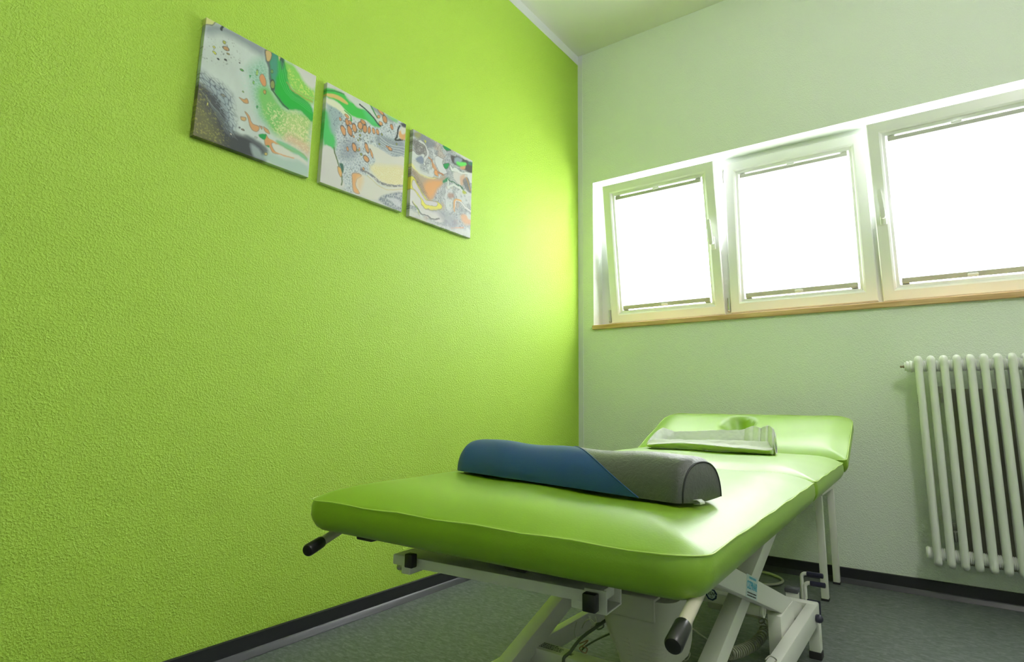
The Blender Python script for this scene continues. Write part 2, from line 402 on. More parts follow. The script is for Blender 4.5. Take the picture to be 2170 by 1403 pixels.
# ------------------------------------------------------------------ radiator
def radiator():
    X0 = -.0605; Y0 = 2.986; P = .0447; N = 14; zt, zb = .985, .165
    root = empty('radiator', (X0+P*N/2, BW-.03, zb), 'white tubular column radiator hung on the pale wall below the windows', 'radiator')
    r = .0146
    def arch(y0, y1, x):
        bm = B()
        for yy in ((y0, y1)):
            pass
        # loop tube: front leg, top bend, back leg, bottom bend
        pts = []
        ra = .012
        zt2, zb2 = zt+.006, zb-.006
        pts += [Vector((x, y0, zb2+ra)), Vector((x, y0, zt2-ra))]
        for k in range(1, 6):
            a = math.pi-k*math.pi/2/6; pts.append(Vector((x, y0+ra+ra*math.cos(a), zt2-ra+ra*math.sin(a))))
        pts += [Vector((x, y0+ra, zt2)), Vector((x, y1-ra, zt2))]
        for k in range(1, 6):
            a = math.pi/2-k*math.pi/2/6; pts.append(Vector((x, y1-ra+ra*math.cos(a), zt2-ra+ra*math.sin(a))))
        pts += [Vector((x, y1, zt2-ra)), Vector((x, y1, zb2+ra))]
        for k in range(1, 6):
            a = -k*math.pi/2/6; pts.append(Vector((x, y1-ra+ra*math.cos(a), zb2+ra+ra*math.sin(a))))
        pts += [Vector((x, y1-ra, zb2)), Vector((x, y0+ra, zb2))]
        for k in range(1, 6):
            a = -math.pi/2-k*math.pi/2/6; pts.append(Vector((x, y0+ra+ra*math.cos(a), zb2+ra+ra*math.sin(a))))
        tube(bm, pts, r, 14, closed=True)
        # hub rings, top and bottom, between this column and the next
        for z in (zt-.024, zb+.028):
            w = P
            pr = [(-w/2, .021), (-w/2+.003, .0255), (-w/2+.006, .021), (-w/2+.010, .0225), (-.012, .0245), (.012, .0245), (w/2-.010, .0225), (w/2-.006, .021), (w/2-.003, .0255), (w/2, .021)]
            lathe(bm, pr, ((x), (y0+y1)/2-.006, z), (1, 0, 0), 20)
        return bm
    first = None
    for k in range(N):
        x = X0+P*k
        if first is None:
            first = link('column', arch(Y0, Y0+.062, x), M['rad'], root, 60)
        else:
            c = first.copy(); COL.objects.link(c); c.parent = root; c.matrix_parent_inverse = first.matrix_parent_inverse.copy()
            c.location = (P*k, 0, 0)
    ym = Y0+.025
    bm = B(); lathe(bm, [(0, .0235), (.004, .0255), (.010, .0255), (.012, .021), (.016, .0235), (.022, .0235), (.024, .018), (.030, .018)], (X0-P/2, ym, zt-.024), (-1, 0, 0), 20)
    link('end_plug', bm, M['rad'], root, 40)
    bm = B(); lathe(bm, [(0, .0235), (.004, .0255), (.010, .0255), (.012, .024), (.016, .020)], (X0-P/2, ym, zb+.028), (-1, 0, 0), 20)
    link('end_plug', bm, M['rad'], root, 40)
    bm = B(); lathe(bm, [(0, .006), (.006, .006), (.007, .0035), (.010, .0035), (.011, .006), (.014, .006), (.0145, .003), (.017, .003)], (X0-P/2-.030, ym, zt-.024), (-1, 0, 0), 10)
    link('bleed_valve', bm, M['brass'], root, 40)
    for (bxx, bz) in ((.010, .862), (.006, .292)):
        bm = B(); box(bm, (bxx-.014, BW-.012, bz-.013), (bxx+.014, BW-.0005, bz+.016), .002); box(bm, (bxx-.006, BW-.045, bz-.055), (bxx+.007, BW-.008, bz-.012), .002)
        box(bm, (bxx-.016, BW-.050, bz-.016), (bxx+.016, BW-.008, bz-.011), .001)
        lathe(bm, [(0, .006), (.002, .006), (.003, .003)], (bxx, BW-.012, bz+.003), (0, -1, 0), 12)
        link('wall_bracket', bm, M['steel'], root, 40)
    # tiny maker's lettering up the side of the first tube
    bm = B(); rl = random.Random(5); z_ = .838; ff = frame_mtx((X0-r-.0004, Y0-.001, 0), (0, 0, -1), (0, -1, 0))
    while z_ > .765:
        h_ = rl.uniform(.004, .008); box(bm, (-z_, -.004, -.0002), (-z_+h_, .004, .0002), 0, ff); z_ -= h_+.0025
    link('small_print', bm, M['ink'], root)
radiator()
pn = struct('insulation_panel', bx((.030, BW-.004, .142), (1.02, BW, .866)), M['panel'])  # grey insulation panel on the wall behind the radiator

# ------------------------------------------------------------------ treatment table
TA = math.radians(1.5); TC, TS = math.cos(TA), math.sin(TA)
T0 = Vector((-.668, .738, 0))
def tl(x, y, z=0):  # table local -> world
    return Vector((T0.x+x*TC-y*TS, T0.y+x*TS+y*TC, z))
TT = Matrix.Translation(T0) @ Matrix.Rotation(TA, 4, 'Z')
bed = empty('treatment_table', T0, 'lime green upholstered treatment table on a white height-adjustable frame', 'treatment table')
HW = .408; ZS = .581   # half width, seam height
def rrect(x0, x1, y0, y1, radii, n=8):
    """outline, radii in order (x1,y0),(x1,y1),(x0,y1),(x0,y0); ccw"""
    pts = []
    cs = [((x1, y0), -90, radii[0], (-1, 1)), ((x1, y1), 0, radii[1], (-1, -1)), ((x0, y1), 90, radii[2], (1, -1)), ((x0, y0), 180, radii[3], (1, 1))]
    for (cx, cy), a0, r, (sx, sy) in cs:
        for k in range(n+1):
            a = math.radians(a0+90*k/n)
            pts.append((cx+sx*r+r*math.cos(a), cy+sy*r+r*math.sin(a)))
    return pts
def inset(x0, x1, y0, y1, radii, d, n=8):
    lim = max(.0008, (min(x1-x0, y1-y0)/2-d)*.85)
    return rrect(x0+d, x1-d, y0+d, y1-d, [min(lim, max(r-d, .004+.02*min(1, d/.1))) for r in radii], n)
def cushion(name, x0, x1, y0, y1, radii, mtx, thick=.061, crown=.030, roll=.13, hole=None, wave=.0012, zseam=0):
    def dens(P):   # subdivide straight edges
        out = []
        for i in range(len(P)):
            a = P[i]; b = P[(i+1) % len(P)]; L = math.dist(a, b)
            out.append(a)
            if i % 9 == 8:
                m_ = 26 if hole else 16
                for k in range(1, m_): out.append((a[0]+(b[0]-a[0])*k/m_, a[1]+(b[1]-a[1])*k/m_))
        return out
    bm = B(); rings = []
    half = min(x1-x0, y1-y0)/2
    ds = [(.050, -thick), (.034, -thick-.0005), (.020, -thick+.003), (.010, -thick+.010), (.003, -thick+.021), (-.001, -thick*.48), (-.001, -.012), (.0015, -.003), (.0025, 0.0)]
    for d, z in ds: rings.append(([p for p in dens(inset(x0, x1, y0, y1, radii, max(d, 0)+(0 if d >= 0 else 0)))], z, d))
    dd = [.0045, .010, .018, .028, .040, .055, .072, .092, .115, .14, .17]
    q_ = .185
    while q_ < half*.965: dd.append(q_); q_ += .013 if hole else .022
    dd = [d for d in dd if d < half*.965]
    for d in dd: 
        t = min(1, (d-.0025)/roll); z = crown*(1-(1-t)**2.2)
        rings.append((dens(inset(x0, x1, y0, y1, radii, d)), z, d))
    cx, cy = (x0+x1)/2, (y0+y1)/2
    vr = []
    for P, z, d in rings:
        row = []
        for (x, y) in P:
            if d < 0:
                L = math.hypot(x-cx, y-cy); ox = (x-cx)/L; oy = (y-cy)/L
                x += -d*ox; y += -d*oy
            zz = z
            if z <= -thick+.01: zz += 0
            if z > 0: zz += wave*math.sin(x*23+y*7)*min(1, d/.05)+wave*.6*math.sin(y*31-x*11)
            elif abs(z) < .004: zz += wave*1.0*math.sin(x*37+y*33)
            if hole and z > 0:
                q = math.hypot((x-hole[0])/hole[2], (y-hole[1])/hole[3])
                zz -= .075*math.exp(-(q**5))
            row.append(bm.verts.new(mtx @ Vector((x, y, zz+zseam))))
        vr.append(row)
    n = len(vr[0])
    for A, C in zip(vr, vr[1:]):
        for k in range(n): bm.faces.new((A[k], A[(k+1) % n], C[(k+1) % n], C[k]))
    bm.faces.new(vr[0][::-1])
    f = bm.faces.new(vr[-1])
    # grid fill the centre by fan of strips: split long face
    bmesh.ops.triangulate(bm, faces=[f])
    o = link(name, bm, M['vinyl'], bed, 180)
    # seam welt
    P = dens(inset(x0, x1, y0, y1, radii, .0005)); bm = B()
    tube(bm, [mtx @ Vector((x, y, .0005+zseam+wave*math.sin(x*37+y*33))) for x, y in P], .0012, 6, closed=True)
    link('seam_welt', bm, M['vinyl_seam'], o, 180)
    return o
MT = TT @ Matrix.Translation((0, 0, ZS))
leg_c = cushion('leg_cushion', -HW, HW, 0, .978, (.055, .030, .030, .055), MT)
mid_c = cushion('middle_cushion', -HW, HW, .986, 1.690, (.022, .045, .045, .022), MT)
HA = math.radians(20.5)
HM = TT @ Matrix.Translation((0, 1.722, ZS+.004)) @ Matrix.Rotation(HA, 4, 'X')
head_c = cushion('head_cushion', -HW-.012, HW+.006, 0, .452, (.018, .075, .075, .018), HM, crown=.022, roll=.10, hole=(-.035, .275, .060, .085))
# face-hole plug in the headrest
bm = B()
n = 28; hc = (-.035, .275); rings = []
for q, z in ((1.0, -.060), (1.0, -.038), (.92, -.034), (.8, -.037), (.5, -.040), (.2, -.041)):
    rings.append([bm.verts.new(HM @ Vector((hc[0]+.040*q*math.cos(2*math.pi*k/n), hc[1]+.058*q*math.sin(2*math.pi*k/n), z-.002))) for k in range(n)])
for A, C in zip(rings, rings[1:]):
    for k in range(n): bm.faces.new((A[k], A[(k+1) % n], C[(k+1) % n], C[k]))
bm.faces.new(rings[-1]); 
link('face_hole_plug', bm, M['vinyl'], head_c, 60)
# closing strap at the joint between the leg and middle cushions
bm = B(); box(bm, (HW-.11, .972, ZS-.055), (HW-.105, .994, ZS+.018), .001, TT); link('strap', bm, M['vinyl'], bed)

# boards under cushions, upper frame
def P(name, bm, m, sm=None, par=None): return link(name, bm, m, par or bed, sm)
bm = B(); box(bm, (-HW+.09, .10, ZS-.070), (HW-.09, .95, ZS-.057), .002, TT); P('base_board', bm, M['blackrub'])
bm = B(); box(bm, (-HW+.06, 1.01, ZS-.070), (HW-.06, 1.66, ZS-.057), .002, TT); P('base_board', bm, M['blackrub'])
for s, px_ in ((-1, -.275), (1, .085)):
    bm = B(); box(bm, (px_-.022, .052, ZS-.074), (px_+.022, .075, ZS-.060), .003, TT); P('buffer', bm, M['black'])
ZF = .470
# front cross channel (x from left cap to right cap)
cL = at_z(858, 1163, ZF+.003); cR = at_z(1303, 1243, ZF+.003)
dx = (cR-cL).normalized(); dy = Vector((-dx.y, dx.x, 0))
bm = B()
CM = Matrix(((dx.x, dy.x, 0, cL.x), (dx.y, dy.y, 0, cL.y), (0, 0, 1, 0), (0, 0, 0, 1)))
Lc = (cR-cL).length
box(bm, (0, -.035, ZF-.020), (Lc-.012, .045, ZF), .003, CM)
P('cross_channel', bm, M['white_metal'], 30)
bm = B(); 
for yy0, yy1 in ((-.040, -.036),): pass
box(bm, (Lc-.040, -.036, ZF-.032), (Lc, -.032, ZF+.004), .001, CM); box(bm, (Lc-.040, -.036, ZF-.033), (Lc, .030, ZF-.030), .001, CM); box(bm, (Lc-.040, .026, ZF-.032), (Lc, .030, ZF+.004), .001, CM)
P('channel_end', bm, M['white_metal'])
bm = B(); box(bm, (.010, -.020, ZF-.040), (.034, .5, ZF-.018), .003, CM); P('side_tube', bm, M['white_metal'], 30)
bm = B(); box(bm, (Lc-.068, -.030, ZF-.034), (Lc-.042, .5, ZF-.018), .003, CM); P('side_tube', bm, M['white_metal'], 30)
for (pxa, pya, w_, h_) in ((868, 1174, .020, .026), (1249, 1258, .024, .0285)):
    pc = at_y(pxa, pya, cL.y-.045 if pxa < 900 else cR.y-.055)
    bm = B(); mt_ = Matrix.Translation(pc) @ Matrix.Rotation(math.atan2(dx.y, dx.x), 4, 'Z')
    box(bm, (-w_/2, -.004, -h_), (w_/2, .012, 0), .0025, mt_); P('end_cap', bm, M['black'], 40)
bm = B(); lathe(bm, [(0, .005), (.010, .005), (.011, .008), (.016, .008)], cL+Vector((.002, .0, -.036)), (-1, 0, 0), 12); P('bolt', bm, M['steel'], 40)
# long upper side rails and cross rails under the rear part
for x in (-.30, .20):
    bm = B(); box(bm, (x, .70, ZF-.022), (x+.04, 1.66, ZF+.018), .003, TT); P('upper_rail', bm, M['white_metal'], 30)
bm = B(); box(bm, (-.30, 1.60, ZF-.022), (.24, 1.64, ZF+.018), .003, TT); P('upper_rail', bm, M['white_metal'], 30)
bm = B(); bar(bm, tl(-.02, 1.62, ZF-.01), tl(-.02, 1.93, .585), .02, .025); P('headrest_strut', bm, M['white_metal'])
bm = B(); box(bm, (-HW+.03, .02, -.075), (HW-.03, .41, -.063), .002, HM); P('base_board', bm, M['blackrub'])

# levers at the foot end
def lever(p0, p1, r, GL=.045):
    p0 = Vector(p0); p1 = Vector(p1); d = (p1-p0).normalized(); L = (p1-p0).length
    bm = B(); tube(bm, [p0-d*.10, p1-d*.01], r*.80, 16); o = P('release_lever', bm, M['handle'], 40)
    g0 = p1-d*GL; k_ = GL/.060
    bm = B(); lathe(bm, [(0, r*.95), (.002, r), (.054*k_, r*1.05), (.058*k_, r*.9), (.060*k_, r*.5)], g0, d, 20); P('lever_grip', bm, M['black'], 40, o)
lever(at_y(1478, 1262, .80), at_y(1425, 1372, .69), .0108)
lever(at_y(713, 1128, .80), at_y(650, 1168, .71), .0115)

# scissor arms
WM = M['white_metal']
def arm(name, x0, x1, pa, pb, h=.050):
    """arm between x0..x1 whose top edge runs through pa, pb (y, z)"""
    d = Vector((0, pb[0]-pa[0], pb[1]-pa[1])); L = d.length; d.normalize(); u = Vector((0, -d.z, d.y))
    if u.z < 0: u = -u
    c0 = Vector(((x0+x1)/2, pa[0], pa[1]))-u*h/2; c1 = Vector(((x0+x1)/2, pb[0], pb[1]))-u*h/2
    bm = B(); bar(bm, c0, c1, abs(x1-x0), h, .003, u); return P(name, bm, WM, 30)
arm('scissor_arm', -.492, -.452, (1.16, .143), (2.02, .492-.045))      # right, low at foot end
arm('scissor_arm', -.940, -.900, (1.16, .140), (1.98, .445))           # left, low at foot end
pl = arm('scissor_arm', -.447, -.412, (1.18, .497), (2.10, .160), .050)      # right, low at head end
arm('scissor_arm', -.895, -.862, (1.42, .400), (2.10, .152), .045)
# maker's sticker and text on the outer face of the right arm
def on_arm(px, py): return at_x(px, py, -.4115)
c = on_arm(1593.5, 1245)
ex = on_arm(1601, 1244)-on_arm(1588, 1238); ax = Vector((0, ex.y, ex.z)).normalized()
bm = B(); mm = frame_mtx(c, ax, (0, -ax.z, ax.y)); 
w2, h2 = .050, .0255
box(bm, (-w2, -h2, -.0002), (w2, h2, .0002), 0, mm); st = P('sticker', bm, M['sticker_back'], None, pl)
mm2 = frame_mtx(c+Vector((.0004, 0, 0)), ax, (0, -ax.z, ax.y))
text_mesh('sticker_lettering', 'OZPINAR', .0245, mm2 @ Matrix.Translation((0, .002, 0)), M['sticker_blue'], pl, .0006, .86)
def print_line(name, mtx, y, x0, x1, h, m_, par, seed):
    """a line of print too small to read in the photograph: short dashes"""
    r = random.Random(seed); bm = B(); x = x0
    while x < x1:
        w_ = h*r.uniform(.5, 2.2); box(bm, (x, y, -.0001), (min(x+w_, x1), y+h, .0001), 0, mtx); x += w_+h*r.uniform(.25, .7)
    return P(name, bm, m_, None, par)
print_line('small_print', mm2, .0170, -.030, .034, .0050, M['sticker_blue'], pl, 1)
print_line('small_print', mm2, -.0155, -.040, .040, .0030, M['ink'], pl, 2)
print_line('small_print', mm2, -.0215, -.040, .040, .0028, M['ink'], pl, 3)

# base frame
bm = B(); box(bm, (-.405, 1.32, .100), (-.373, 2.160, .160), .004); rr = P('base_rail', bm, WM, 30)
bm = B(); box(bm, (-.944, .95, .110), (-.918, 2.16, .160), .004); P('base_rail', bm, WM, 30)
bm = B(); box(bm, (-.918, 1.320, .108), (-.405, 1.368, .160), .004); fb_ = P('base_crossbar', bm, WM, 30)
bm = B(); box(bm, (-.918, 2.125, .118), (-.375, 2.160, .1605), .003); P('base_crossbar', bm, WM, 30)
mmc = frame_mtx((-.845, 1.344, .1605), (1, 0, 0), (0, 1, 0))
text_mesh('rating_print', 'CE', .016, mmc @ Matrix.Translation((.034, -.006, 0)), M['ink'], fb_, .0002)

for k_ in range(4): print_line('small_print', mmc, .012-.0075*k_, -.055, .010 if k_ else -.01, .0032, M['ink'], fb_, 10+k_)
bm = B(); box(bm, (-.409, 2.160, .098), (-.369, 2.168, .163), .003); P('end_cap', bm, M['navy_grip'], 40)
# gusset below the arm pivot
bm = B(); box(bm, (-.445, 1.80, .085), (-.410, 1.97, .205), .002); P('pivot_bracket', bm, WM, 30)
# post and foot at the right rear corner
bm = B(); box(bm, (-.402, 2.118, .022), (-.369, 2.152, .110), .002); ft = P('foot', bm, WM, 30)
bm = B(); box(bm, (-.404, 2.116, 0), (-.367, 2.154, .022), .003); P('rubber_pad', bm, M['blackrub'], 40, ft)
bm = B(); box(bm, (-.94, 2.118, .022), (-.907, 2.152, .130), .002); ft = P('foot', bm, WM, 30)
bm = B(); box(bm, (-.942, 2.116, 0), (-.905, 2.154, .022), .003); P('rubber_pad', bm, M['blackrub'], 40, ft)
for xx, y0 in ((-.93, .98), (-.40, 1.335)):
    bm = B(); box(bm, (xx-.016, y0, .02), (xx+.016, y0+.032, .115), .002); ft = P('foot', bm, WM, 30)
    bm = B(); box(bm, (xx-.018, y0-.002, 0), (xx+.018, y0+.034, .021), .003); P('rubber_pad', bm, M['blackrub'], 40, ft)
kb = at_x(1728, 1310, -.374)
bm = B(); lathe(bm, [(0, .009), (.003, .012), (.012, .0125), (.018, .010), (.022, .004)], kb, (1, 0, 0), 18); P('knob', bm, M['navy_grip'], 60)
# capped post behind the rear crossbar
bm = B(); box(bm, (-.478, 2.185, .05), (-.442, 2.222, .168), .002); po = P('castor_post', bm, WM, 30)
bm = B(); box(bm, (-.481, 2.182, .166), (-.439, 2.225, .180), .003); P('end_cap', bm, M['greycap'], 40, po)
bm = B(); box(bm, (-.60, 2.18, .09), (-.40, 2.21, .125), .003); P('base_crossbar', bm, WM, 30)
# rear castor wheels
def castor(cx_, cy_, m_=M['blackrub'], r=.034):
    bm = B(); lathe(bm, [(-.011, r*.7), (-.010, r*.93), (-.006, r), (.006, r), (.010, r*.93), (.011, r*.7)], (cx_, cy_, r), (1, 0, .0), 24)
    w_ = P('castor_wheel', bm, m_, 50)
    bm = B()
    for s in (-1, 1): box(bm, (cx_+s*.015-.0015, cy_-.014, .030), (cx_+s*.015+.0015, cy_+.014, .078), .001)
    box(bm, (cx_-.017, cy_-.018, .075), (cx_+.017, cy_+.018, .080), .001)
    tube(bm, [(cx_, cy_, .078), (cx_, cy_, .115)], .007, 12)
    tube(bm, [(cx_-.018, cy_, .034), (cx_+.018, cy_, .034)], .005, 10)
    P('castor_fork', bm, M['chrome'], 40, w_)
castor(-.448, 2.20)
cp = at_z(1430, 1300, .05); castor(cp.x, cp.y)
# foot-pedal rods with grips
def pedal(px, py, pxe, y, r=.0062):
    e0 = at_y(px, py, y)
    x0 = e0.x; zt_ = e0.z; e1 = at_y(pxe, py+6, y)
    pts = [Vector((x0, y, .10)), Vector((x0, y, zt_-.014))]
    for k in range(1, 6):
        a = k*math.pi/2/5; pts.append(Vector((x0+.014-.014*math.cos(a), y, zt_-.014+.014*math.sin(a))))
    pts.append(Vector((x0+.030, y, zt_)))
    bm = B(); tube(bm, pts+[Vector((e1.x-.004, y, zt_))], r, 12); o = P('pedal_rod', bm, WM, 40)
    bm = B(); lathe(bm, [(0, r*1.15), (.001, r*1.35), (e1.x-x0-.018, r*1.35), (e1.x-x0-.016, r*.9)], (x0+.017, y, zt_), (1, 0, 0), 16); P('pedal_grip', bm, M['navy_grip'], 40, o)
pedal(1698, 1214, 1744, 2.255); pedal(1705, 1234, 1749, 2.20)
# rear box beam with round test seal
yb = 1.93
pts4 = at_y(1477, 1248, yb); zt_ = at_y(1540, 1262, yb).z; zb_ = at_y(1540, 1284, yb).z
bm = B(); box(bm, (-.86, yb, zb_), (-.452, yb+.045, zt_), .003); bb_ = P('torsion_beam', bm, WM, 30)
bm = B(); box(bm, (-.66, yb+.006, zb_-.020), (-.50, yb+.040, zb_+.002), .003); P('beam_plate', bm, M['housing'], 30)
sc_ = at_y(1507.5, 1259.5, yb); rs_ = .0190
def poly_ring(bm, c, r0, r1, y, n=8, a0=.2, gaps=()):
    for k in range(n):
        a = 2*math.pi*(k)/n+a0; b = 2*math.pi*(k+1)/n+a0
        q = [bm.verts.new((c.x+r*math.cos(t), y, c.z+r*math.sin(t))) for r, t in ((r0, a), (r1, a), (r1, b), (r0, b))]
        bm.faces.new(q)
bm = B(); poly_ring(bm, sc_, 0.0001, rs_*.72, yb-.0004); P('seal', bm, M['sticker_back'], None, bb_)
bm = B(); poly_ring(bm, sc_, rs_*.72, rs_, yb-.0006); P('seal', bm, M['navy'], None, bb_)
bm = B(); box(bm, (sc_.x-rs_*1.02, yb-.0009, sc_.z-.0006), (sc_.x-rs_*.7, yb-.0006, sc_.z+.0006)); P('seal', bm, M['sticker_back'], None, bb_); bm = B(); box(bm, (sc_.x+rs_*.7, yb-.0009, sc_.z-.0006), (sc_.x+rs_*1.02, yb-.0006, sc_.z+.0006)); P('seal', bm, M['sticker_back'], None, bb_)
ms = frame_mtx((sc_.x, yb-.0008, sc_.z), (1, 0, 0), (0, 0, 1))
text_mesh('seal_lettering', 'TÜV', .0125, ms @ Matrix.Translation((0, .0015, 0)), M['ink'], bb_, .0003)
text_mesh('seal_lettering', 'GS', .0065, ms @ Matrix.Translation((0, -.0085, 0)), M['ink'], bb_, .0001)
# round pivot tube
pc = at_y(1592, 1289, 1.74)
bm = B(); lathe(bm, [(0, .016), (.038, .016), (.040, .018), (.046, .018), (.0462, .013), (.040, .013)], (pc.x-.012, 1.74, pc.z), (1, 0, 0), 24); P('pivot_tube', bm, WM, 40)
# second grey actuator tube behind the housing
bm = B(); bar(bm, at_y(1400, 1250, 1.6), at_y(1388, 1345, 1.45), .022, .022); P('lift_strut', bm, M['steel'], 30)
bm = B(); box(bm, (-.90, 1.60, .30), (-.452, 1.635, .335), .003); P('torsion_beam', bm, WM, 30)

# motor housing (tapered, rounded grey plastic)
def housing():
    bm = B(); y0 = 1.16
    yb_ = 1.34
    lv = []
    for (pxl, pxr, py) in ((1285, 1432, 1262), (1279, 1430, 1290), (1279, 1424, 1325), (1287, 1418, 1348), (1299, 1416, 1372), (1309, 1414, 1390), (1316, 1410, 1410), (1326, 1404, 1430)):
        a = at_y(pxl, py, y0+.02); b = at_y(pxr, py, y0+.02); z = (a.z+b.z)/2
        lv.append((a.x, b.x, z))
    rings = []
    for xl, xr, z in lv:
        w = xr-xl; r = w*.22; ring = []
        for (cx_, cy_, a0) in ((xr-r, y0+r, -90), (xr-r, yb_-r, 0), (xl+r, yb_-r, 90), (xl+r, y0+r, 180)):
            for k in range(7):
                a = math.radians(a0+15*k); ring.append(bm.verts.new((cx_+r*math.cos(a), cy_+r*math.sin(a), z)))
        rings.append(ring)
    n = len(rings[0])
    for A, C in zip(rings, rings[1:]):
        for k in range(n): bm.faces.new((A[k], A[(k+1) % n], C[(k+1) % n], C[k]))
    bm.faces.new(rings[0]); bm.faces.new(rings[-1][::-1])
    o = P('motor_housing', bm, M['housing'], 50)
    # raised front plate
    bm = B(); a = at_y(1292, 1262, y0-.002); b = at_y(1392, 1330, y0-.002)
    box(bm, (a.x, y0-.004, b.z+.006), (b.x-.004, y0+.03, a.z+.01), .003); P('front_plate', bm, M['housing'], 40, o)
    zz = lv[4][2]
    for k in range(5):
        bm = B()
        z = lv[3][2]-.002-k*.0075; f = (lv[3][2]-z)/(lv[3][2]-lv[6][2]); xl = lv[3][0]+(lv[6][0]-lv[3][0])*f; xr = lv[3][1]+(lv[6][1]-lv[3][1])*f
        w = xr-xl; r = w*.22
        tube(bm, [(xl+r*.55, y0+.003, z), (xl+w*.42, y0-.0005, z)], .0013, 6); P('vent_rib', bm, M['housing'], None, o)
        bm = B(); pts = [(xl+w*.58, y0-.0005, z), (xr-r, y0-.0005, z)]
        for a_ in range(1, 6):
            a2 = math.radians(-90+a_*16); pts.append((xr-r+(r+.0005)*math.cos(a2), y0+r+(r+.0005)*math.sin(a2), z))
        tube(bm, pts, .0013, 6); P('vent_rib', bm, M['housing'], None, o)
    return o
housing()
bm = B(); q = at_y(1392, 1268, 1.30); box(bm, (q.x-.022, 1.29, q.z-.010), (q.x+.02, 1.31, q.z+.016), .003); P('plug_connector', bm, M['brown'], 40)
q = at_y(1236, 1300, 1.45)
def cable(name, pts, r, m_, par=None, n=8):
    bm = B(); tube(bm, spline(pts, 7), r, n); return P(name, bm, m_, 180, par)
# wires below the frame
cable('supply_cable', [at_y(1290, 1310, 1.30), at_y(1268, 1326, 1.27), at_y(1232, 1352, 1.24), at_y(1210, 1380, 1.22), at_y(1196, 1410, 1.20), (-.66, 1.19, .12), (-.72, 1.26, .01), (-.80, 1.5, .008)], .0038, M['cable_dark'])
cable('supply_cable', [at_y(1292, 1343, 1.34), at_y(1262, 1357, 1.36), at_y(1238, 1372, 1.375), at_y(1232, 1380, 1.38)], .0024, M['cable_dark'])
cable('loose_wire', [at_y(1222, 1318, 1.37), at_y(1217, 1342, 1.37), at_y(1224, 1356, 1.37), at_y(1240, 1362, 1.37)], .0010, M['cable'])
cable('loose_wire', [at_y(1233, 1331, 1.37), at_y(1240, 1318, 1.37), at_y(1252, 1312, 1.37), at_y(1260, 1322, 1.37), at_y(1252, 1330, 1.37)], .0012, M['steel'])
cable('loose_wire', [at_y(1248, 1305, 1.37), at_y(1254, 1320, 1.37), at_y(1265, 1318, 1.37), at_y(1262, 1307, 1.37)], .0012, M['steel'])
cable('cable_loop', [at_y(1262, 1328, 1.30), at_y(1268, 1334, 1.30), at_y(1279, 1328, 1.30), at_y(1276, 1320, 1.30), at_y(1265, 1322, 1.30), at_y(1262, 1328, 1.30)], .0018, M['cable_dark'])
cable('cable_loop', [at_y(1228, 1364, 1.37), at_y(1246, 1357, 1.37), at_y(1238, 1366, 1.37), at_y(1228, 1374, 1.37), at_y(1240, 1384, 1.37), at_y(1244, 1374, 1.37), at_y(1232, 1370, 1.37)], .0016, M['brown'])
cable('handset_cable', [at_y(1396, 1272, 1.30), at_y(1420, 1290, 1.33), at_y(1436, 1305, 1.36), at_y(1455, 1322, 1.45), at_y(1480, 1342, 1.60), at_y(1507, 1361, 1.76)], .0022, M['cable'])
cable('handset_cable', [at_y(1398, 1276, 1.30), at_y(1410, 1310, 1.30), at_y(1425, 1350, 1.32), at_y(1440, 1378, 1.36), at_y(1452, 1400, 1.38), at_y(1462, 1385, 1.38), at_y(1448, 1370, 1.38), at_y(1436, 1375, 1.36)], .0015, M['cable'])
cable('handset_cable', [at_y(1402, 1282, 1.32), at_y(1414, 1330, 1.32), at_y(1432, 1366, 1.34), at_y(1446, 1388, 1.36), at_y(1440, 1405, 1.36), at_y(1448, 1425, 1.36)], .0015, M['brown'])
# spiral cable
cl = spline([at_x(1612, 1298, -.50), at_x(1616, 1316, -.50), at_x(1621, 1328, -.50), at_x(1614, 1348, -.50), at_x(1596, 1366, -.50), at_x(1572, 1379, -.50), at_x(1545, 1386, -.50)], 60)
pts = []; tot = len(cl); ph = 0
for i, p in enumerate(cl):
    t = cl[min(i+1, tot-1)]-cl[max(i-1, 0)]; t.normalize(); a = Vector((1, 0, 0)); a = (a-t*a.dot(t)).normalized(); b = t.cross(a)
    s_ = max(0, min(1, (i-25)/50)); R_ = .0135*s_
    ds_ = (cl[min(i+1, tot-1)]-p).length
    for j in range(3):
        ph += (ds_/3)*2*math.pi/(.0205+.006*(1-min(1, i/150)))
        pts.append(p+t*ds_*j/3+(a*math.cos(ph)+b*math.sin(ph))*R_)
bm = B(); tube(bm, pts, .0024, 8); P('spiral_cable', bm, M['cable'], 180)
cable('cable_tie', [at_x(1622, 1398, -.37), at_x(1632, 1390, -.369), at_x(1645, 1398, -.369), at_x(1640, 1406, -.37)], .0016, M['cable'])

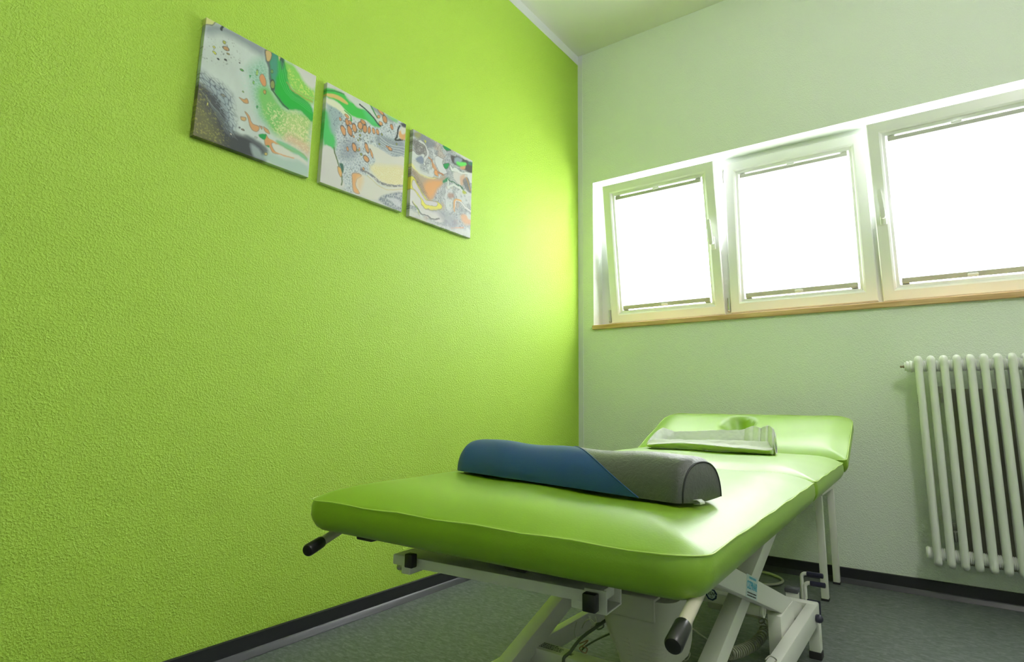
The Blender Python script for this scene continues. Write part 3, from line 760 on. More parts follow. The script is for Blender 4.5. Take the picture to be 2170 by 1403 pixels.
# ------------------------------------------------------------------ half-roll bolster (blue / grey)
def bolster():
    z0 = ZS+.0325
    L0 = at_z(962, 1000, z0); R0 = at_z(1440, 1074, z0)
    ax = (R0-L0); ln = ax.length; ax.normalize(); ay = Vector((-ax.y, ax.x, 0))
    W_, Ht = .140, .0735
    ctr = (L0+R0)/2+ay*W_/2
    root = empty('bolster', (ctr.x, ctr.y, z0), 'half-round bolster cushion, blue and dark grey, lying on the near end of the table', 'cushion')
    prof = []   # D-section starting front bottom over the top to back bottom, then along base
    n = 26
    for k in range(n+1):
        a = math.pi-math.pi*k/n
        ca, sa = math.cos(a), math.sin(a)
        x = math.copysign(abs(ca)**.95, ca)*W_/2; z = abs(sa)**.90*Ht
        prof.append((x+W_/2, z))
    nb = 8
    for k in range(1, nb): prof.append((W_-W_*k/nb, -.004*math.sin(math.pi*k/nb)))
    Np = len(prof)
    zlow = 0
    def pt(t, k):
        x, z = prof[k % Np]; sag = -.004*math.sin(math.pi*min(max(t, 0), 1))
        # softly rounded ends
        e = 1
        for dd_ in (t*ln, (1-t)*ln):
            if dd_ < .022: e = min(e, .86+.14*math.sqrt(max(0, 1-(1-dd_/.022)**2)))
        x = W_/2+(x-W_/2)*e; z = z*e+ (0 if z <= 0 else .0)
        zz = z+sag*(z/Ht)+.0018*math.sin(t*19+k*.35)*(z/Ht)
        # the left end lifts where the table crown falls away
        return L0+ax*(t*ln)+ay*x+Vector((0, 0, max(zz, -.004)+.004))
    def tb(k):   # split position round the section: slanting seam
        if k <= n: u = k/n; return .87-.40*min(1, u*1.6)**.9
        return .47+.40*(k-n)/(Np-n)
    def skin(name, lo, hi, m_, ns):
        bm = B(); rows = []
        for i in range(ns+1):
            rows.append([bm.verts.new(pt(lo(k)+(hi(k)-lo(k))*i/ns, k)) for k in range(Np)])
        for A, C in zip(rows, rows[1:]):
            for k in range(Np): bm.faces.new((A[k], A[(k+1) % Np], C[(k+1) % Np], C[k]))
        return bm, rows
    def endt(i): return i
    bm, rows = skin('b', lambda k: 0, tb, None, 30)
    bm.faces.new(rows[0])
    link('blue_cover', bm, M['blue_vinyl'], root, 60)['label'] = 'blue leatherette half of the bolster'
    bm, rows = skin('g', tb, lambda k: 1, None, 30)
    g_ = link('grey_cover', bm, M['grey_vinyl'], root, 60); g_['label'] = 'dark grey crinkled leatherette half of the bolster'
    # end cap with soft dome
    bm = B(); c = sum((pt(1, k) for k in range(Np)), Vector())/Np; c.z = L0.z+Ht*.45
    R = [[bm.verts.new(c+(pt(1, k)-c)*f+ax*.007*(1-f*f)) for k in range(Np)] for f in (1, .9, .7, .45, .2)]
    for A, C in zip(R, R[1:]):
        for k in range(Np): bm.faces.new((A[k], A[(k+1) % Np], C[(k+1) % Np], C[k]))
    bm.faces.new(R[-1]); link('end_panel', bm, M['grey_vinyl'], root, 60)
    bm = B(); tube(bm, [pt(1, k)+Vector((0, 0, .0005)) for k in range(0, n+1)], .0018, 6); link('end_piping', bm, M['dark_piping'], root, 180)
    bm = B(); tube(bm, [pt(tb(k), k)+Vector((0, 0, .0002)) for k in range(0, n+1)], .0014, 6); link('seam', bm, M['blue_vinyl'], root, 180)
    bm = B()
    base = pt(1, 0)+ax*.001+ay*.028-Vector((0, 0, .006))
    strip = [base+Vector((0, 0, .009)), base+ax*.008+Vector((0, 0, .010)), base+ax*.014+Vector((0, 0, .007)), base+ax*.014+Vector((0, 0, .003)), base+ax*.002+Vector((0, 0, .002))]
    vs = [(bm.verts.new(p), bm.verts.new(p+ay*.014)) for p in strip]
    for a, b in zip(vs, vs[1:]): bm.faces.new((a[0], a[1], b[1], b[0]))
    o = link('label_loop', bm, M['cloth'], root, 60); md = o.modifiers.new('s', 'SOLIDIFY'); md.thickness = .0008
    return root
bolster()

# ------------------------------------------------------------------ folded white cover on the middle cushion
def towel():
    zc = ZS+.0355
    K = [  # columns left->right: pixel polylines of front foot, front crest, crease, second crest, valley, rear foot?, rear top
      # (bottom), (front roll), (crease), (2nd crest), (valley), (rear top), (rear back low)
      [(1367, 949), (1366, 944), (1368, 938), (1371, 932), (1374, 930), (1380, 925), (1384, 934)],
      [(1380, 951), (1379, 942), (1384, 939), (1388, 931), (1392, 922), (1393, 914), (1398, 928)],
      [(1405, 953), (1402, 940), (1406, 937), (1410, 930), (1412, 922), (1406, 907), (1420, 922)],
      [(1440, 957), (1436, 938), (1440, 936), (1445, 931), (1447, 929), (1435, 914), (1450, 925)],
      [(1475, 960), (1474, 940), (1476, 937), (1480, 932), (1482, 930), (1472, 913), (1485, 925)],
      [(1510, 963), (1510, 944), (1512, 939), (1515, 932), (1516, 931), (1510, 912), (1515, 926)],
      [(1540, 965), (1540, 947), (1542, 941), (1545, 933), (1546, 932), (1545, 911), (1548, 926)],
      [(1568, 967), (1570, 950), (1572, 944), (1572, 933), (1573, 931), (1573, 910), (1576, 926)],
      [(1592, 968), (1596, 952), (1600, 945), (1598, 934), (1598, 930), (1592, 904), (1598, 926)],
      [(1612, 969), (1614, 954), (1618, 948), (1618, 936), (1616, 928), (1612, 903), (1616, 926)],
      [(1630, 964), (1632, 955), (1634, 948), (1633, 937), (1632, 928), (1630, 904), (1632, 930)],
      [(1640, 956), (1641, 950), (1641, 945), (1641, 938), (1641, 930), (1640, 913), (1640, 938)]]
    root = empty('folded_cover', at_z(1500, 960, zc), 'white cotton cover folded up on the middle cushion against the raised headrest', 'towel')
    n = len(K); rows = []
    for i, col in enumerate(K):
        f = i/(n-1); y0 = 2.19-.045*f
        ys = [y0+.016, y0-.010, y0+.036, y0+.055]
        if i in (0, n-1): ys = [y0+.03, y0+.03, y0+.05, y0+.07]
        r = []
        for k_, ((a, b), y) in enumerate(zip(col[:4], ys)):
            p = at_y(a, b, y); p.z = zc-.001 if k_ == 0 else max(p.z, zc+.002)
            r.append(p)
        r.append(Vector((r[-1].x, ys[3]+.035, zc+.5*(r[-1].z-zc)))); r.append(Vector((r[-1].x, ys[3]+.060, zc-.001)))
        r.append(Vector((r[0].x, r[0].y+.05, zc-.001)))
        rows.append(r)
    bm = B(); V = [[bm.verts.new(p) for p in r] for r in rows]; m_ = len(V[0])
    for A, C in zip(V, V[1:]):
        for k in range(m_): bm.faces.new((A[k], A[(k+1) % m_], C[(k+1) % m_], C[k]))
    bm.faces.new(V[0]); bm.faces.new(V[-1][::-1])
    o = link('front_fold', bm, M['cloth'], root, 180)
    me = o.data; cr = me.attributes.new('crease_edge', 'FLOAT', 'EDGE')
    for e in me.edges:
        a, b = e.vertices[0] % m_, e.vertices[1] % m_
        if a == b and a in (0, 1, 2, 3): cr.data[e.index].value = .8
    tx = D.textures.new('wrinkle', 'CLOUDS'); tx.noise_scale = .024; tx.noise_depth = 2
    def soften(o, st, lv=3):
        md = o.modifiers.new('sub', 'SUBSURF'); md.levels = lv; md.render_levels = lv
        dm = o.modifiers.new('wr', 'DISPLACE'); dm.texture = tx; dm.strength = st; dm.mid_level = .5; dm.texture_coords = 'LOCAL'
    soften(o, .007)
    # rear part: an upright fold curving forward at both ends, bunched on the right
    top = [(1370, 938), (1376, 930), (1384, 921), (1394, 911), (1405, 906), (1416, 909), (1428, 914), (1444, 914), (1462, 914), (1484, 913), (1506, 912), (1530, 911), (1552, 911), (1570, 911), (1579, 908), (1588, 904), (1597, 902), (1606, 904), (1613, 907), (1620, 903), (1628, 901), (1636, 905), (1641, 913), (1643, 926), (1641, 940)]
    bm = B(); V = []; N = len(top)
    for i, (px, py) in enumerate(top):
        f = (px-1370)/271; y0 = 2.19-.045*f
        e = min((px-1366)/62, (1648-px)/80, 1); e = max(e, 0); e = e*e*(3-2*e)
        y = y0+.045+.145*e
        if px > 1572: y += .016*(-1)**i
        if 1380 < px < 1436: y += .010*(-1)**i
        t = at_y(px, py, y); h = max(t.z-zc, .006)
        col = [Vector((t.x, y+.012, t.z-.004)), t, Vector((t.x, y-.004, zc+h*.80)), Vector((t.x, y-.010-(.012 if px > 1572 else 0), zc+h*.45)), Vector((t.x, y-.004, zc+.001)), Vector((t.x, y+.022, zc+.001)), Vector((t.x, y+.022, zc+h*.6))]
        V.append([bm.verts.new(p) for p in col])
    m2 = len(V[0])
    for A, C in zip(V, V[1:]):
        for k in range(m2): bm.faces.new((A[k], A[(k+1) % m2], C[(k+1) % m2], C[k]))
    bm.faces.new(V[0]); bm.faces.new(V[-1][::-1])
    o = link('rear_fold', bm, M['cloth'], root, 180); me = o.data; cr = me.attributes.new('crease_edge', 'FLOAT', 'EDGE')
    for e in me.edges:
        a, b = e.vertices[0] % m2, e.vertices[1] % m2
        if a == b and a in (1, 4, 5): cr.data[e.index].value = .75
        if a != b and e.vertices[0]//m2 == e.vertices[1]//m2 and e.vertices[0]//m2 in (4, 6, 14, 16, 18, 20): cr.data[e.index].value = .55
    soften(o, .005)
    return root
towel()

# ------------------------------------------------------------------ stool behind the head end
st = empty('stool', (-.60, 2.93, 0), 'small white stool, its square legs visible beyond the head end of the table', 'stool')
link('seat', bx((-.80, 2.75, .415), (-.432, 3.09, .445), .006), M['white_metal'], st, 30)
for x, y in ((-.452, 2.768), (-.447, 3.055), (-.785, 2.768), (-.785, 3.055)):
    bm = B(); vs = box(bm, (x-.0135, y-.0135, .008), (x+.0135, y+.0135, .416), .002)
    lg = link('leg', bm, M['white_metal'], st, 30)
    link('rubber_tip', bx((x-.0145, y-.0145, 0), (x+.0145, y+.0145, .009), .001), M['blackrub'], lg)

# cable loop lying on the floor
bm = B(); tube(bm, spline([at_z(1470, 1215, .007), at_z(1550, 1208, .007), at_z(1612, 1212, .007), at_z(1645, 1221, .007), at_z(1659, 1231, .007), at_z(1645, 1238, .007), at_z(1612, 1239, .007), at_z(1560, 1236, .007), at_z(1480, 1232, .007)], 10), .0058, 10)
cb = link('floor_cable', bm, M['cable'], None, 180)
tag(cb, 'grey-green hose-like cable looped on the floor near the back baseboard', 'cable')

# ------------------------------------------------------------------ poured paintings
#PAINT0
NG = 232; CS_ = .400; CD_ = .020; XF = LW+.002+CD_
def vnoise(u, v, s, seed):
    r = np.random.default_rng(seed); G = r.random((64, 64))
    x = u*s; y = v*s; xi = np.floor(x).astype(int); yi = np.floor(y).astype(int); fx = x-xi; fy = y-yi
    fx = fx*fx*(3-2*fx); fy = fy*fy*(3-2*fy); g = lambda a, b: G[a % 64, b % 64]
    return (g(xi, yi)*(1-fx)+g(xi+1, yi)*fx)*(1-fy)+(g(xi, yi+1)*(1-fx)+g(xi+1, yi+1)*fx)*fy
def fbm(u, v, s, seed, o=4):
    t = 0; a = .5; n = 0
    for k in range(o): t = t+a*vnoise(u, v, s*2**k, seed+k); n += a; a *= .55
    return t/n-.5
def cells(u, v, s, ax, ang, seed):
    c, d = math.cos(ang), math.sin(ang); x = (u*c+v*d)*s; y = (-u*d+v*c)*s*ax
    r = np.random.default_rng(seed); J = r.random((64, 64, 2)); xi = np.floor(x).astype(int); yi = np.floor(y).astype(int)
    f1 = np.full(u.shape, 9.); f2 = np.full(u.shape, 9.)
    for a in (-1, 0, 1):
        for b in (-1, 0, 1):
            j = J[(xi+a) % 64, (yi+b) % 64]; q = np.hypot(xi+a+j[..., 0]-x, yi+b+j[..., 1]-y)
            f2 = np.minimum(f2, np.maximum(f1, q)); f1 = np.minimum(f1, q)
    return f1, f2-f1
def srgb(c): c = np.array(c)/255.; return np.where(c <= .04045, c/12.92, ((c+.055)/1.055)**2.4)
class Pour:
    def __init__(s, y0, z1, org, sc, base, seed, warp=.012):
        s.y0, s.z1, s.org, s.sc, s.seed = y0, z1, org, sc, seed
        g = (np.arange(NG)+.0)/(NG-1); s.u, s.v = np.meshgrid(g, g, indexing='ij')   # u along y, v down
        s.wu = s.u+warp*2.6*fbm(s.u, s.v, 9, seed, 5); s.wv = s.v+warp*2.6*fbm(s.u, s.v, 9, seed+50, 5)
        s.c = np.ones((NG, NG, 3))*srgb(base)
        s.c *= (1+.22*fbm(s.u*2, s.v, 6, seed+9)[..., None])
    def uv(s, p):
        w = at_x(s.org[0]+p[0]/s.sc, s.org[1]+p[1]/s.sc, XF); return ((w.y-s.y0)/CS_, (s.z1-w.z)/CS_)
    def smooth(s, P, closed):
        P = [np.array(p) for p in P]; n = len(P)
        if n < 4: return np.array(P)
        out = []
        for i in range(n if closed else n-1):
            if closed: p0, p1, p2, p3 = P[i-1], P[i], P[(i+1) % n], P[(i+2) % n]
            else: p0, p1, p2, p3 = P[max(i-1, 0)], P[i], P[i+1], P[min(i+2, n-1)]
            for t in (0, .34, .67): out.append(.5*((2*p1)+(p2-p0)*t+(2*p0-5*p1+4*p2-p3)*t*t+(3*p1-p0-3*p2+p3)*t**3))
        if not closed: out.append(P[-1])
        return np.array(out)
    def sdf(s, P, closed=True):
        P = s.smooth([s.uv(p) for p in P], closed); U, V = s.wu, s.wv; d = np.full(U.shape, 9.); ins = np.zeros(U.shape, bool)
        n = len(P)
        for i in range(n if closed else n-1):
            a = P[i]; b = P[(i+1) % n]; e = b-a; t = np.clip(((U-a[0])*e[0]+(V-a[1])*e[1])/max(e@e, 1e-9), 0, 1)
            d = np.minimum(d, np.hypot(U-a[0]-t*e[0], V-a[1]-t*e[1]))
            if closed and abs(e[1]) > 1e-9:
                k = ((a[1] > V) != (b[1] > V)) & (U < e[0]*(V-a[1])/e[1]+a[0]); ins ^= k
        return np.where(ins, -d, d) if closed else d
    def blend(s, m_, col, al=1): m_ = (np.clip(m_, 0, 1)*al)[..., None]; s.c = s.c*(1-m_)+srgb(col)*m_
    def fill(s, P, col, soft=.012, al=1, rim=None):
        d = s.sdf(P); s.blend(.5-d/soft, col, al)
        if rim: s.blend(1-np.abs(d)/.006, rim, .8)
        return d
    def line(s, P, w, col, soft=.006, al=1): d = s.sdf(P, False); s.blend((w-d)/soft+.5, col, al)
    def lace(s, P, col, sc=30, ax=.5, ang=.7, th=.12, soft=.05, al=.8, seed=1):
        d = s.sdf(P); f1, e = cells(s.wu, s.wv, sc*1.5, ax, ang, s.seed+seed); s.blend((.5-d/soft).clip(0, 1)*((th*1.1-e)/th).clip(0, 1), col, al)
    def specks(s, P, col, sc=40, ax=.6, ang=.7, r=.3, soft=.08, al=.9, seed=2):
        sc = sc*(1.75 if r > .55 else 1.25); r = r*.92; al = al*.85
        d = s.sdf(P); f1, e = cells(s.u, s.v, sc, ax, ang, s.seed+seed); m_ = vnoise(s.u, s.v, sc*.7, s.seed+seed+5)
        s.blend((.5-d/soft).clip(0, 1)*((r*m_-f1)/.18).clip(0, 1), col, al)
    def oval(s, x, y, rx, ry, ang, col, rim=(50, 50, 45)):
        c = s.uv((x, y)); e = s.uv((x+10, y+4)); k = .1/s.sc*4*.026
        a = math.radians(ang); du = s.wu-c[0]; dv = s.wv-c[1]; X = du*math.cos(a)+dv*math.sin(a); Y = -du*math.sin(a)+dv*math.cos(a)
        q = np.hypot(X/rx, Y/ry); s.blend((1.18-q)/.12, rim, .85); s.blend((.9-q)/.15, col)
    def build(s, label):
        root = empty('painting', (XF-.01, s.y0+CS_/2, s.z1-CS_/2), label, 'painting', 'poured acrylic canvases on the lime wall')
        # front wraps round the stretcher: outer ring of cells folded back, slightly rounded edge
        idx = np.concatenate(([0, 0, 0], np.arange(NG), [NG-1]*3)); off = np.concatenate(([CD_, CD_*.5, .0012], np.zeros(NG), [.0012, CD_*.5, CD_])); n = len(idx)
        g = idx/(NG-1.); Y, Z = np.meshgrid(s.y0+g*CS_, s.z1-g*CS_, indexing='ij')
        OY, OZ = np.meshgrid(off, off, indexing='ij'); X = XF-np.maximum(OY, OZ)
        e = .0012
        Y = Y+np.where(np.arange(n)[:, None] == 3, e, 0)-np.where(np.arange(n)[:, None] == n-4, e, 0)
        Z = Z-np.where(np.arange(n)[None, :] == 3, e, 0)+np.where(np.arange(n)[None, :] == n-4, e, 0)
        co = np.stack([X, Y, Z], -1).reshape(-1, 3); cc = s.c[idx][:, idx].reshape(-1, 3)
        i, j = np.meshgrid(np.arange(n-1), np.arange(n-1), indexing='ij'); a = (i*n+j).ravel()
        F = np.stack([a, a+1, a+n+1, a+n], -1)
        me = D.meshes.new('painted_canvas'); me.from_pydata(co.tolist(), [], F.tolist())
        at = me.color_attributes.new('paint', 'FLOAT_COLOR', 'POINT')
        at.data.foreach_set('color', np.concatenate([np.clip(cc, 0, 1), np.ones((len(cc), 1))], 1).astype(np.float32).ravel())
        me.materials.append(M['paint']); me.update()
        o = D.objects.new('painted_canvas', me); COL.objects.link(o); setparent(o, root)
        bm = B(); y1 = s.y0+CS_; z0 = s.z1-CS_; w_ = .018
        for lo, hi in (((LW+.001, s.y0+.003, z0+.003), (XF-.004, s.y0+w_, s.z1-.003)), ((LW+.001, y1-w_, z0+.003), (XF-.004, y1-.003, s.z1-.003)),
                       ((LW+.001, s.y0+w_, z0+.003), (XF-.004, y1-w_, z0+w_)), ((LW+.001, s.y0+w_, s.z1-w_), (XF-.004, y1-w_, s.z1-.003))): box(bm, lo, hi)
        link('stretcher_frame', bm, M['wood'], root)
pm = mat('poured_paint', (1, 1, 1), .38, spec=.45, bump=(500, .06, .0006, 1))
an = pm.node_tree.nodes.new('ShaderNodeAttribute'); an.attribute_name = 'paint'
pm.node_tree.links.new(an.outputs['Color'], pm.node_tree.nodes['Principled BSDF'].inputs['Base Color']); M['paint'] = pm

def corner(px, py): w_ = at_x(px, py, XF); return w_.y, w_.z
# --- left canvas
ya, za = corner(437.5, 35.5); yb2, _ = corner(668, 157)
C1 = Pour(ya, za-.001, (400, 20), 3.7933, (196, 205, 204), 3)
f = C1.fill
f([(130, 100), (300, 135), (460, 215), (610, 300), (600, 375), (540, 345), (430, 280), (260, 190), (140, 200)], (126, 136, 146), .07, .85)
f([(60, 20), (150, 55), (222, 96), (185, 122), (135, 118), (80, 120)], (205, 205, 135), .02)
C1.line([(285, 125), (262, 160)], .010, (45, 50, 55))
C1.line([(135, 118), (185, 124), (222, 98)], .004, (90, 95, 95))
f([(80, 490), (200, 570), (330, 680), (350, 850), (375, 985), (300, 980), (250, 780), (150, 640), (80, 590)], (140, 152, 166), .10, .85)
C1.lace([(70, 490), (220, 560), (350, 700), (380, 990), (280, 1000), (230, 780), (150, 650), (70, 590)], (70, 80, 92), 26, .42, 2.25, .22, .06, .85)
f([(20, 560), (80, 590), (150, 630), (240, 720), (300, 830), (330, 960), (400, 1000), (500, 1050), (590, 1150), (610, 1220), (500, 1190), (240, 1120), (0, 1040)], (66, 70, 76), .05)
f([(250, 880), (350, 985), (480, 1040), (590, 1110), (610, 1210), (500, 1195), (240, 1130), (100, 1070)], (58, 62, 68), .06)
for k in range(7): C1.line([(80+k*18, 640+k*20), (150+k*20, 720+k*24), (230+k*18, 860+k*18), (300+k*16, 985+k*10)], .0016, (130, 140, 146), .004, .5)
C1.lace([(140, 600), (330, 740), (360, 1000), (300, 960), (250, 800)], (150, 165, 180), 30, .4, 2.2, .14, .05, .7, 4)
f([(0, 700), (70, 650), (110, 760), (200, 900), (250, 1080), (0, 1030)], (112, 110, 66), .10, .7)
C1.specks([(40, 600), (130, 640), (180, 780), (300, 1000), (260, 1100), (0, 1040)], (170, 166, 84), 60, .40, 2.4, .62, .09, .6)
f([(450, 1010), (540, 1050), (620, 1110), (640, 1170), (600, 1210), (560, 1130), (500, 1060)], (70, 76, 84), .03, .8)
f([(500, 1090), (560, 1120), (600, 1200), (520, 1180)], (160, 172, 178), .03, .8)
f([(480, 470), (560, 400), (615, 420), (655, 560), (640, 800), (650, 940), (560, 860), (515, 680), (500, 560)], (132, 182, 158), .09, .9)
C1.lace([(400, 480), (560, 400), (640, 500), (660, 700), (650, 940), (540, 860), (450, 650)], (185, 208, 204), 28, .6, 1.0, .22, .08, .8, 6)
f([(560, 640), (640, 620), (720, 740), (800, 815), (900, 822), (990, 890), (965, 1010), (955, 1100), (860, 1060), (700, 1005), (640, 940), (575, 820)], (112, 178, 96), .07)
f([(800, 830), (900, 850), (990, 900), (970, 1010), (955, 1110), (860, 1050), (740, 990), (760, 900)], (176, 196, 128), .12, .8)
C1.specks([(640, 760), (760, 820), (900, 840), (990, 880), (960, 1100), (760, 1030), (680, 960), (620, 840)], (228, 222, 176), 50, .75, 2.3, .85, .10, .85)
f([(800, 1000), (960, 1080), (960, 1180), (880, 1110), (780, 1050)], (208, 178, 150), .06, .9)
C1.specks([(780, 960), (970, 1040), (960, 1180), (780, 1060)], (226, 214, 190), 44, .8, 2.3, .7, .06, .8, 5)
f([(660, 345), (770, 400), (800, 420), (1000, 560), (1000, 760), (900, 720), (810, 620), (740, 500)], (128, 192, 84), .05)
C1.specks([(800, 470), (880, 560), (1000, 650), (1000, 730), (840, 640), (790, 560)], (215, 216, 120), 56, .7, 2.0, .8, .04, .8, 7)
f([(845, 430), (1040, 530), (1010, 650), (930, 590), (890, 520)], (208, 207, 206), .035)
f([(650, 335), (745, 365), (775, 440), (800, 580), (835, 650), (930, 720), (1000, 800), (985, 900), (900, 815), (800, 805), (720, 735), (672, 620), (650, 480)], (38, 152, 62), .02)
f([(700, 500), (760, 520), (800, 640), (860, 720), (960, 790), (985, 850), (900, 800), (800, 790), (735, 720), (700, 620)], (14, 160, 50), .04)
f([(655, 340), (705, 355), (712, 500), (700, 600), (672, 560), (655, 460)], (70, 138, 128), .03, .85)
f([(725, 362), (762, 385), (765, 440), (748, 480), (738, 430)], (50, 70, 80), .02, .9)
f([(605, 325), (640, 340), (655, 450), (665, 540), (690, 640), (675, 655), (655, 590), (640, 470), (612, 400)], (72, 84, 92), .015, .9)
C1.line([(668, 640), (700, 690), (760, 765), (800, 800)], .007, (50, 88, 66))
C1.line([(790, 590), (830, 648), (900, 690), (990, 745)], .006, (160, 140, 70), .01, .8)
C1.line([(850, 640), (930, 680), (1000, 720)], .004, (150, 160, 100), .01, .8)
for k in range(4): C1.line([(715+k*14, 380+k*16), (730+k*16, 540), (790+k*14, 680), (900+k*8, 770-k*10), (1000, 840-k*14)], .003, (90, 190, 110), .006, .5)
f([(610, 330), (660, 345), (650, 412), (622, 405)], (196, 168, 118), .01, 1, (60, 60, 50))
f([(715, 370), (735, 378), (725, 412)], (205, 190, 140), .008)
for P_, c_ in (([(570, 535), (598, 528), (626, 578), (618, 610), (590, 602)], (203, 140, 96)), ([(448, 822), (478, 850), (512, 915), (560, 945), (548, 985), (500, 965), (478, 885)], (202, 152, 108)),
    ([(600, 945), (640, 975), (652, 1005), (615, 985)], (198, 150, 108)), ([(612, 1005), (650, 1048), (690, 1062), (668, 1085), (700, 1145), (730, 1160), (675, 1150), (640, 1095), (608, 1090)], (204, 148, 100)),
    ([(405, 708), (440, 725), (470, 715), (480, 745), (440, 748)], (196, 150, 100)), ([(560, 935), (590, 945), (585, 965)], (198, 150, 108)), ([(420, 868), (455, 870), (450, 895), (425, 890)], (198, 160, 114))):
    f(P_, c_, .01, 1, (110, 96, 70))
C1.line([(650, 1050), (740, 1085), (820, 1130), (900, 1155), (945, 1200)], .009, (205, 150, 100), .01)
f([(720, 1050), (860, 1115), (950, 1195), (945, 1220), (850, 1155), (740, 1095)], (112, 178, 130), .02, .9)
f([(680, 1080), (760, 1105), (850, 1165), (945, 1225), (940, 1255), (840, 1190), (720, 1160)], (214, 212, 206), .02)
C1.line([(690, 1145), (760, 1170), (840, 1190)], .005, (205, 150, 100), .01)
f([(560, 1010), (622, 1008), (614, 1050), (578, 1038)], (22, 140, 70), .008)
f([(486, 522), (504, 525), (500, 556)], (22, 130, 70), .006); f([(612, 1095), (650, 1095), (640, 1112)], (22, 140, 70), .008)
f([(600, 1200), (650, 1150), (760, 1195), (850, 1215), (950, 1250), (950, 1340), (780, 1290)], (170, 192, 186), .04, .9)
for x, y, rx, ry, a, c_ in ((285, 260, .012, .013, 20, (170, 175, 80)), (210, 305, .012, .010, 20, (195, 195, 100)), (212, 348, .013, .010, 20, (190, 195, 80)), (298, 308, .024, .016, 0, (178, 138, 100)), (315, 350, .010, .008, 0, (150, 140, 100)),
    (236, 395, .011, .009, 0, (45, 50, 50)), (298, 402, .011, .008, 0, (50, 56, 50)), (410, 425, .007, .006, 0, (60, 62, 60)), (430, 487, .018, .009, 0, (80, 150, 70)), (545, 505, .010, .024, 0, (150, 185, 100)), (525, 585, .009, .014, 0, (120, 180, 90)),
    (272, 690, .016, .009, 0, (130, 130, 120)), (676, 605, .020, .040, 0, (130, 140, 80)), (670, 500, .010, .02, 0, (110, 150, 80)), (617, 665, .012, .02, 0, (180, 150, 80)), (435, 965, .014, .008, 0, (120, 110, 100)), (410, 945, .008, .008, 0, (90, 90, 90)),
    (538, 1030, .010, .010, 0, (180, 180, 180)), (348, 998, .008, .006, 0, (210, 200, 190)), (545, 775, .008, .014, 0, (40, 140, 80)), (620, 1162, .016, .012, 0, (190, 170, 110)), (437, 660, .010, .008, 0, (120, 150, 90)), (155, 765, .006, .020, 10, (200, 195, 110))):
    C1.oval(x, y, rx, ry, a, c_)
C1.specks([(120, 220), (350, 260), (420, 400), (300, 450), (110, 400)], (70, 74, 76), 30, .9, .3, .36, .05, .8, 8)
C1.build('canvas of poured paint in grey, dark blue and green, leftmost and nearest of the three')
# --- middle canvas
ya, _ = corner(694, 175); _, za = corner(696, 176)
C2 = Pour(ya, C1.z1, (670, 160), 4.0088, (206, 207, 207), 23)
f = C2.fill
gm = [(150, 240), (240, 320), (400, 400), (560, 400), (700, 380), (760, 420), (760, 690), (640, 690), (520, 615), (440, 590), (500, 700), (500, 770), (450, 800), (430, 860), (330, 830), (305, 900), (345, 1000), (240, 975), (215, 860), (190, 740), (150, 600), (110, 500), (95, 260)]
f(gm, (172, 180, 194), .04)
C2.lace(gm, (222, 224, 226), 26, .8, .6, .30, .03, .75)
C2.specks(gm, (78, 84, 92), 30, .75, .6, .42, .03, .85)
f([(230, 560), (320, 560), (360, 640), (300, 720), (200, 690), (210, 620)], (120, 128, 146), .08, .6)
f([(520, 500), (640, 540), (745, 560), (745, 690), (620, 660), (520, 590)], (128, 136, 150), .05, .8)
for k in range(4): C2.line([(540, 520+k*22), (620, 590+k*20), (750, 610+k*22)], .004, (205, 210, 214), .008, .7)
f([(60, 300), (110, 330), (150, 470), (165, 560), (150, 640), (60, 620)], (72, 176, 96), .05)
f([(90, 230), (180, 270), (230, 340), (200, 420), (150, 500), (115, 420), (95, 320)], (150, 170, 176), .05, .9)
C2.specks([(90, 230), (200, 270), (230, 340), (160, 500), (100, 330)], (90, 100, 112), 44, .9, .6, .5, .03, .8, 4)
f([(60, 600), (155, 640), (185, 760), (215, 860), (235, 950), (40, 900)], (212, 208, 210), .02)
C2.line([(150, 610), (170, 690), (190, 760), (218, 860), (212, 930)], .007, (92, 108, 78))
f([(180, 770), (212, 790), (215, 850), (205, 860), (188, 820)], (210, 166, 108), .01, 1, (90, 80, 50)); f([(195, 740), (228, 750), (225, 830), (210, 790)], (55, 95, 85), .01)
f([(80, 110), (130, 112), (250, 165), (300, 215), (350, 270), (440, 310), (530, 410), (545, 440), (500, 430), (420, 385), (300, 345), (240, 290), (170, 215), (90, 180)], (58, 172, 70), .02)
f([(250, 150), (360, 230), (460, 250), (480, 300), (440, 310), (350, 240), (280, 210)], (205, 210, 208), .03, .9)
f([(400, 290), (470, 340), (520, 420), (440, 390)], (82, 184, 120), .05, .8)
f([(95, 150), (190, 170), (262, 222), (255, 238), (180, 200), (95, 175)], (208, 176, 110), .012)
C2.line([(90, 128), (160, 135), (240, 160)], .004, (40, 90, 60))
f([(90, 200), (160, 215), (240, 290), (290, 368), (262, 366), (190, 290), (90, 232)], (222, 222, 200), .02)
C2.line([(240, 300), (290, 350), (300, 385)], .007, (60, 160, 60))
C2.line([(372, 245), (430, 300), (490, 360), (520, 410), (550, 430)], .009, (58, 66, 72))
f([(455, 235), (520, 270), (590, 330), (680, 390), (640, 400), (570, 360), (500, 310), (480, 300)], (130, 140, 150), .03, .8)
C2.line([(460, 250), (490, 310), (520, 360)], .007, (40, 130, 60))
f([(590, 320), (690, 380), (680, 405), (610, 350)], (110, 190, 110), .03, .8)
f([(440, 588), (520, 612), (640, 690), (760, 705), (750, 940), (640, 945), (560, 900), (470, 800), (510, 720)], (216, 212, 208), .015)
f([(465, 770), (600, 765), (750, 790), (745, 940), (620, 935), (520, 870)], (222, 208, 156), .06, .85)
C2.lace([(465, 770), (600, 765), (740, 800), (740, 930), (600, 925), (500, 850)], (232, 228, 205), 34, .8, .3, .25, .05, .8, 6)
